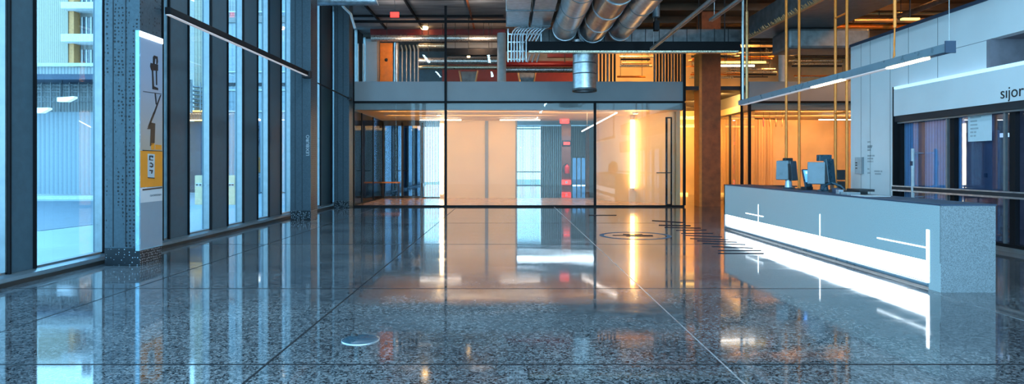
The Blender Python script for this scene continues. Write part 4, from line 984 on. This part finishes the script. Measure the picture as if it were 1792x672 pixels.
# long pendant light above the desk
pl = thing('pendant_light_bar', (5.5, 11.4, 3.0), 'long grey pendant light bar hanging above the reception desk', 'light')
PZ = 3.0
def PY(px): return 5.5 * F / (px - VX)
box('housing', M['dev'], (5.44, 5.56, PY(1662), PY(1296), PZ + .0, PZ + .11), pl, .006)
box('end_cap', M['navy'], (5.435, 5.565, PY(1662) - .02, PY(1662), PZ - .01, PZ + .14), pl)
box('diffuser', M['led_dim'], (5.455, 5.545, PY(1560), PY(1300), PZ - .012, PZ), pl)
for a, b in ((1478, 1425), (1625, 1558)):
    box('lit_segment', M['led_warm'], (5.437, 5.52, PY(a), PY(b), PZ - .022, PZ - .0), pl)
x = 5.5; y = PY(1566)
MB().tube([(x, y, PZ + .55), (x, y, 7.7)], .022, 8).tube([(x, y, PZ + .6), (x - .03, y - .03, PZ + .3), (x - .04, y - .06, PZ + .13)], .01, 6).tube([(x, y, PZ + .6), (x + .02, y + .04, PZ + .3), (x + .03, y + .08, PZ + .13)], .01, 6).build('ochre_hanger', M['gold'], pl)
MB().tube([(x, PY(1300), PZ + .13), (x, PY(1300), 7.7)], .03, 8).build('grey_hanger', M['conduit'], pl)
MB().tube([(x, PY(1661), PZ + .13), (x, PY(1661), 7.7)], .004, 5).build('wire', M['conduit'], pl)

# ------------------------------------------------------------------ floor inlays
def FP(px, py): D = FD(py); return (X(px, D), D)
fi = thing('ring_inlay', (2.84, 14.2, 0), 'dark blue ring with short bars set in the floor', 'floor marking')
n = 64; vs = []; cx, cy = 2.85, 14.15
for i in range(n):
    a = 2 * PI * i / n
    for r_ in (.80, .70): vs += [(cx + r_ * math.cos(a), cy + r_ * .95 * math.sin(a), .003)]
MB().add(vs, [(2 * i, 2 * ((i + 1) % n), 2 * ((i + 1) % n) + 1, 2 * i + 1) for i in range(n)]).build('ring', M['marking_blue'], fi)
MB().box(cx - .5, cx + .4, cy + .0, cy + .09, .002, .004).box(cx - .22, cx + .22, cy + .22, cy + .34, .002, .004).box(cx - .22, cx + .38, cy - .14, cy - .04, .002, .004).build('bar', M['marking'], fi)
st = thing('stripe_inlay', (5, 14, 0), 'diagonal run of thin dark stripes set in the floor beside the desk', 'floor marking')
def zz(x, y): return (1000 + x / 4.48, 350 + y / 4.48)
for (a, b, th) in (((632, 162), (885, 178), 7), ((685, 198), (935, 203), 8), ((730, 215), (1015, 222), 6), ((820, 238), (1060, 236), 5), ((860, 262), (1110, 262), 5), ((890, 277), (1180, 290), 5), ((930, 303), (1235, 313), 5),
                   ((985, 320), (1300, 332), 6), ((1030, 340), (1365, 350), 6), ((1100, 365), (1425, 378), 6), ((1150, 397), (1490, 397), 7), ((1150, 418), (1510, 420), 8)):
    p0, p1 = zz(*a), zz(*b); h = th / 4.48 / 2
    q = [FP(p0[0], p0[1] + h), FP(p1[0], p1[1] + h), FP(p1[0], p1[1] - h), FP(p0[0], p0[1] - h)]
    if p1[0] > 1290: pass
    MB().prism(q, 'z', .001, .004).build('stripe', M['marking'], st)
q = [FP(1030, 377.4), FP(1079, 377.4), FP(1079, 376.2), FP(1030, 376.2)]
tag(MB().prism(q, 'z', .001, .004).build('line_inlay', M['marking']), 'single thin dark line set in the floor near the glass wall', 'floor marking')
fb = thing('floor_socket', (-1.35, 5.73, 0), 'round teal floor socket cover with a small knob', 'floor socket')
MB().lathe([(.165, 0), (.165, .006), (.15, .012), (.08, .016), (.001, .017)], (-1.35, 5.73, 0), 36).build('cover', M['dev_dark'], fb)
MB().lathe([(.172, 0), (.172, .007), (.165, .008)], (-1.35, 5.73, 0), 36).build('rim', M['galv'], fb)
MB().lathe([(.03, .01), (.03, .03), (.001, .035)], (-1.43, 5.83, 0), 16).build('knob', M['ink'], fb)

# ------------------------------------------------------------------ outside the left facade
struct(box('ground', M['plaza'], (-45, -6.95, -6, 60, -.3, -.06)), 'pale blue paved plaza outside the windows', 'ground')
struct(MB().prism([(-45, 14), (-11.7, 15.7), (-11.4, 17.6), (-16.5, 28.4), (-45, 28.4)], 'z', -.06, -.05).build('road', M['road']), 'dark cobbled strip of the plaza', 'paving')
struct(box('kerb', M['exwhite'], (-45, -16.5, 30.0, 32.0, -.06, .04)))
OD = 34.0; so = OD / F
def XO(px): return (px - VX) * so
def ZO(py): return EYE + (HY - py) * so
bA = thing('pavilion', (XO(115), OD, 0), 'low pale ribbed pavilion with a flat canopy outside the windows', 'building')
box('wall', M['bluewall'], (-45, XO(320), OD, OD + .4, 0, ZO(196)), bA)
box('canopy', M['greyrib'], (-45, XO(326), OD - 1.6, OD + .3, ZO(137), ZO(125)), bA)
box('canopy_edge', M['exwhite'], (-45, XO(326), OD - 1.7, OD - 1.6, ZO(124.5), ZO(119)), bA)
box('canopy_underside', M['navy'], (-45, XO(326), OD - 1.6, OD + .3, ZO(146), ZO(137)), bA)
e = MB()
for py in (150, 156, 161, 170, 178): e.box(-45, XO(326), OD - .6 + py * .002, OD - .5 + py * .002, ZO(py + 1.4), ZO(py))
for i in range(60): e.box(-45 + i * .5, -44.96 + i * .5, OD - .4, OD - .36, ZO(196), ZO(146))
e.build('roof_truss', M['galv_dark'], bA)
box('back_wall', M['greyrib'], (-45, XO(326), OD + .5, OD + .7, ZO(196), ZO(137)), bA)
for (a, b, py) in ((30, 115, 195), (130, 158, 176)):
    t_ = thing('canopy_lamp', (XO(a), OD - .5, ZO(py)), 'white bowl-shaped lamp under the pavilion canopy' + (', larger one' if a == 30 else ', smaller one'), 'lamp')
    MB().prism([(XO(a), ZO(py + 6)), (XO(b - 12), ZO(py + 6)), (XO(b), ZO(py)), (XO(b), ZO(py - 3)), (XO(a), ZO(py - 1))], 'y', OD - 1.3, OD - 1.0).build('bowl', M['led_soft'], t_)
    box('bracket', M['dark'], (XO(a + 5), XO(a + 6), OD - 1.2, OD - 1.15, ZO(py - 1), ZO(146)), t_)
bB = thing('beige_tower', (XO(60), OD + 3, 0), 'beige ribbed tower block with balconies above the pavilion', 'building')
TY = 60.0; st_ = TY / F
def XT(px): return (px - VX) * st_
def ZT(py): return EYE + (HY - py) * st_
ZTOP = ZT(-6)
box('cladding', M['beige'], (-45, XT(119), TY, TY + 6, 0, ZTOP), bB)
box('ochre_strip', M['ochre'], (XT(119), XT(128), TY + .1, TY + 5.8, 0, ZTOP), bB)
box('wall', M['taupe'], (XT(128), XT(322), TY + 1.0, TY + 5.8, 0, ZTOP), bB)
for (py0, py1) in ((19, 8), (76, 63)):
    b_ = box('balcony', M['exwhite'], (XT(119), XT(322), TY - 1.0, TY + 1.0, ZT(py0), ZT(py1)), bB)
for py in (60, 118, 5):
    for px in (133, 158, 200, 240, 280):
        f_ = box('window', M['window'], (XT(px), XT(px + 16), TY + .9, TY + 1.0, ZT(py), ZT(py - 34)), bB)
        e = MB()
        for q in (0, 8, 16): e.box(XT(px + q) - .05, XT(px + q) + .05, TY + .84, TY + .9, ZT(py), ZT(py - 34))
        e.build('window_bar', M['exwhite'], f_)
TY = OD + 2.5; st_ = TY / F
bC = thing('grey_tower', (XO(360), OD + 3, 0), 'ribbed tower with pale glazed bays right of the bright sky gap', 'building')
box('cladding', M['beige'], (XT(340), XT(384), TY, TY + 6, 0, 19), bC)
box('grey_cladding', M['greyrib'], (XT(384), XT(460), TY + .1, TY + 6, ZT(26), 19), bC)
box('taupe_band', M['taupe'], (XT(384), XT(600), TY - .1, TY + 1, ZT(40), ZT(28)), bC)
box('glazed_bay', M['bluewall'], (XT(384), XT(640), TY, TY + 2, 0, ZT(40)), bC)
box('right_cladding', M['bluewall'], (XT(460), XT(640), TY + .2, TY + 6, ZT(28), 19), bC)
e = MB()
for py in (20, 125, 157, 194): e.box(XT(384), XT(640), TY - .08, TY, ZT(py + 2), ZT(py))
for px in (397,): e.box(XT(px) - .1, XT(px) + .1, TY - .1, TY, 0, ZT(155))
e.build('white_line', M['exwhite'], bC)
box('dark_line', M['dark'], (XT(384), XT(640), TY - .08, TY, ZT(150), ZT(145)), bC)
box('lower_wall', M['plum'], (XT(318), XT(372), TY - .6, TY - .1, 0, ZT(214)), bC)
box('mesh_band', M['mesh'], (XT(318), XT(384), TY - .6, TY - .1, ZT(211), ZT(197)), bC)
e = MB().box(XT(318), XT(384), TY - .75, TY - .6, ZT(213), ZT(211)).box(XT(318), XT(384), TY - .75, TY - .6, ZT(197), ZT(195)); e.build('amber_light_line', M['yellow_led'], bC)
e = MB()
for k in range(6): e.tube([(XT(320), TY - .4, ZT(150 + k * 7)), (XT(384), TY - .4, ZT(158 + k * 7))], .06, 6)
e.build('canopy_strut', M['galv_dark'], bC)
for (px, wpx, lab) in ((348, 14, 'pale kiosk standing on the plaza, left of two'), (405, 13, 'pale kiosk standing on the plaza, right of two')):
    D = 26; t_ = thing('kiosk', (X(px, D), D, -.06), lab, 'kiosk', 'kiosks on the plaza')
    a, b = X(px - wpx / 2, D), X(px + wpx / 2, D)
    box('cabinet', M['kiosk'], (a, b, D, D + .3, -.06, Z(307, D)), t_, .01)
    box('display', M['exwhite'], (a + .05, b - .05, D - .01, D, Z(326, D), Z(320, D)), t_)
    MB().box(a + .06, a + .14, D - .02, D - .01, Z(325, D), Z(322, D)).box(b - .14, b - .06, D - .02, D - .01, Z(325, D), Z(322, D)).build('button', M['ink'], t_)
# something for the far hall windows to look at
struct(box('far_ground', M['plaza'], (-6.9, 20, 50.3, 70, -.3, -.06)))
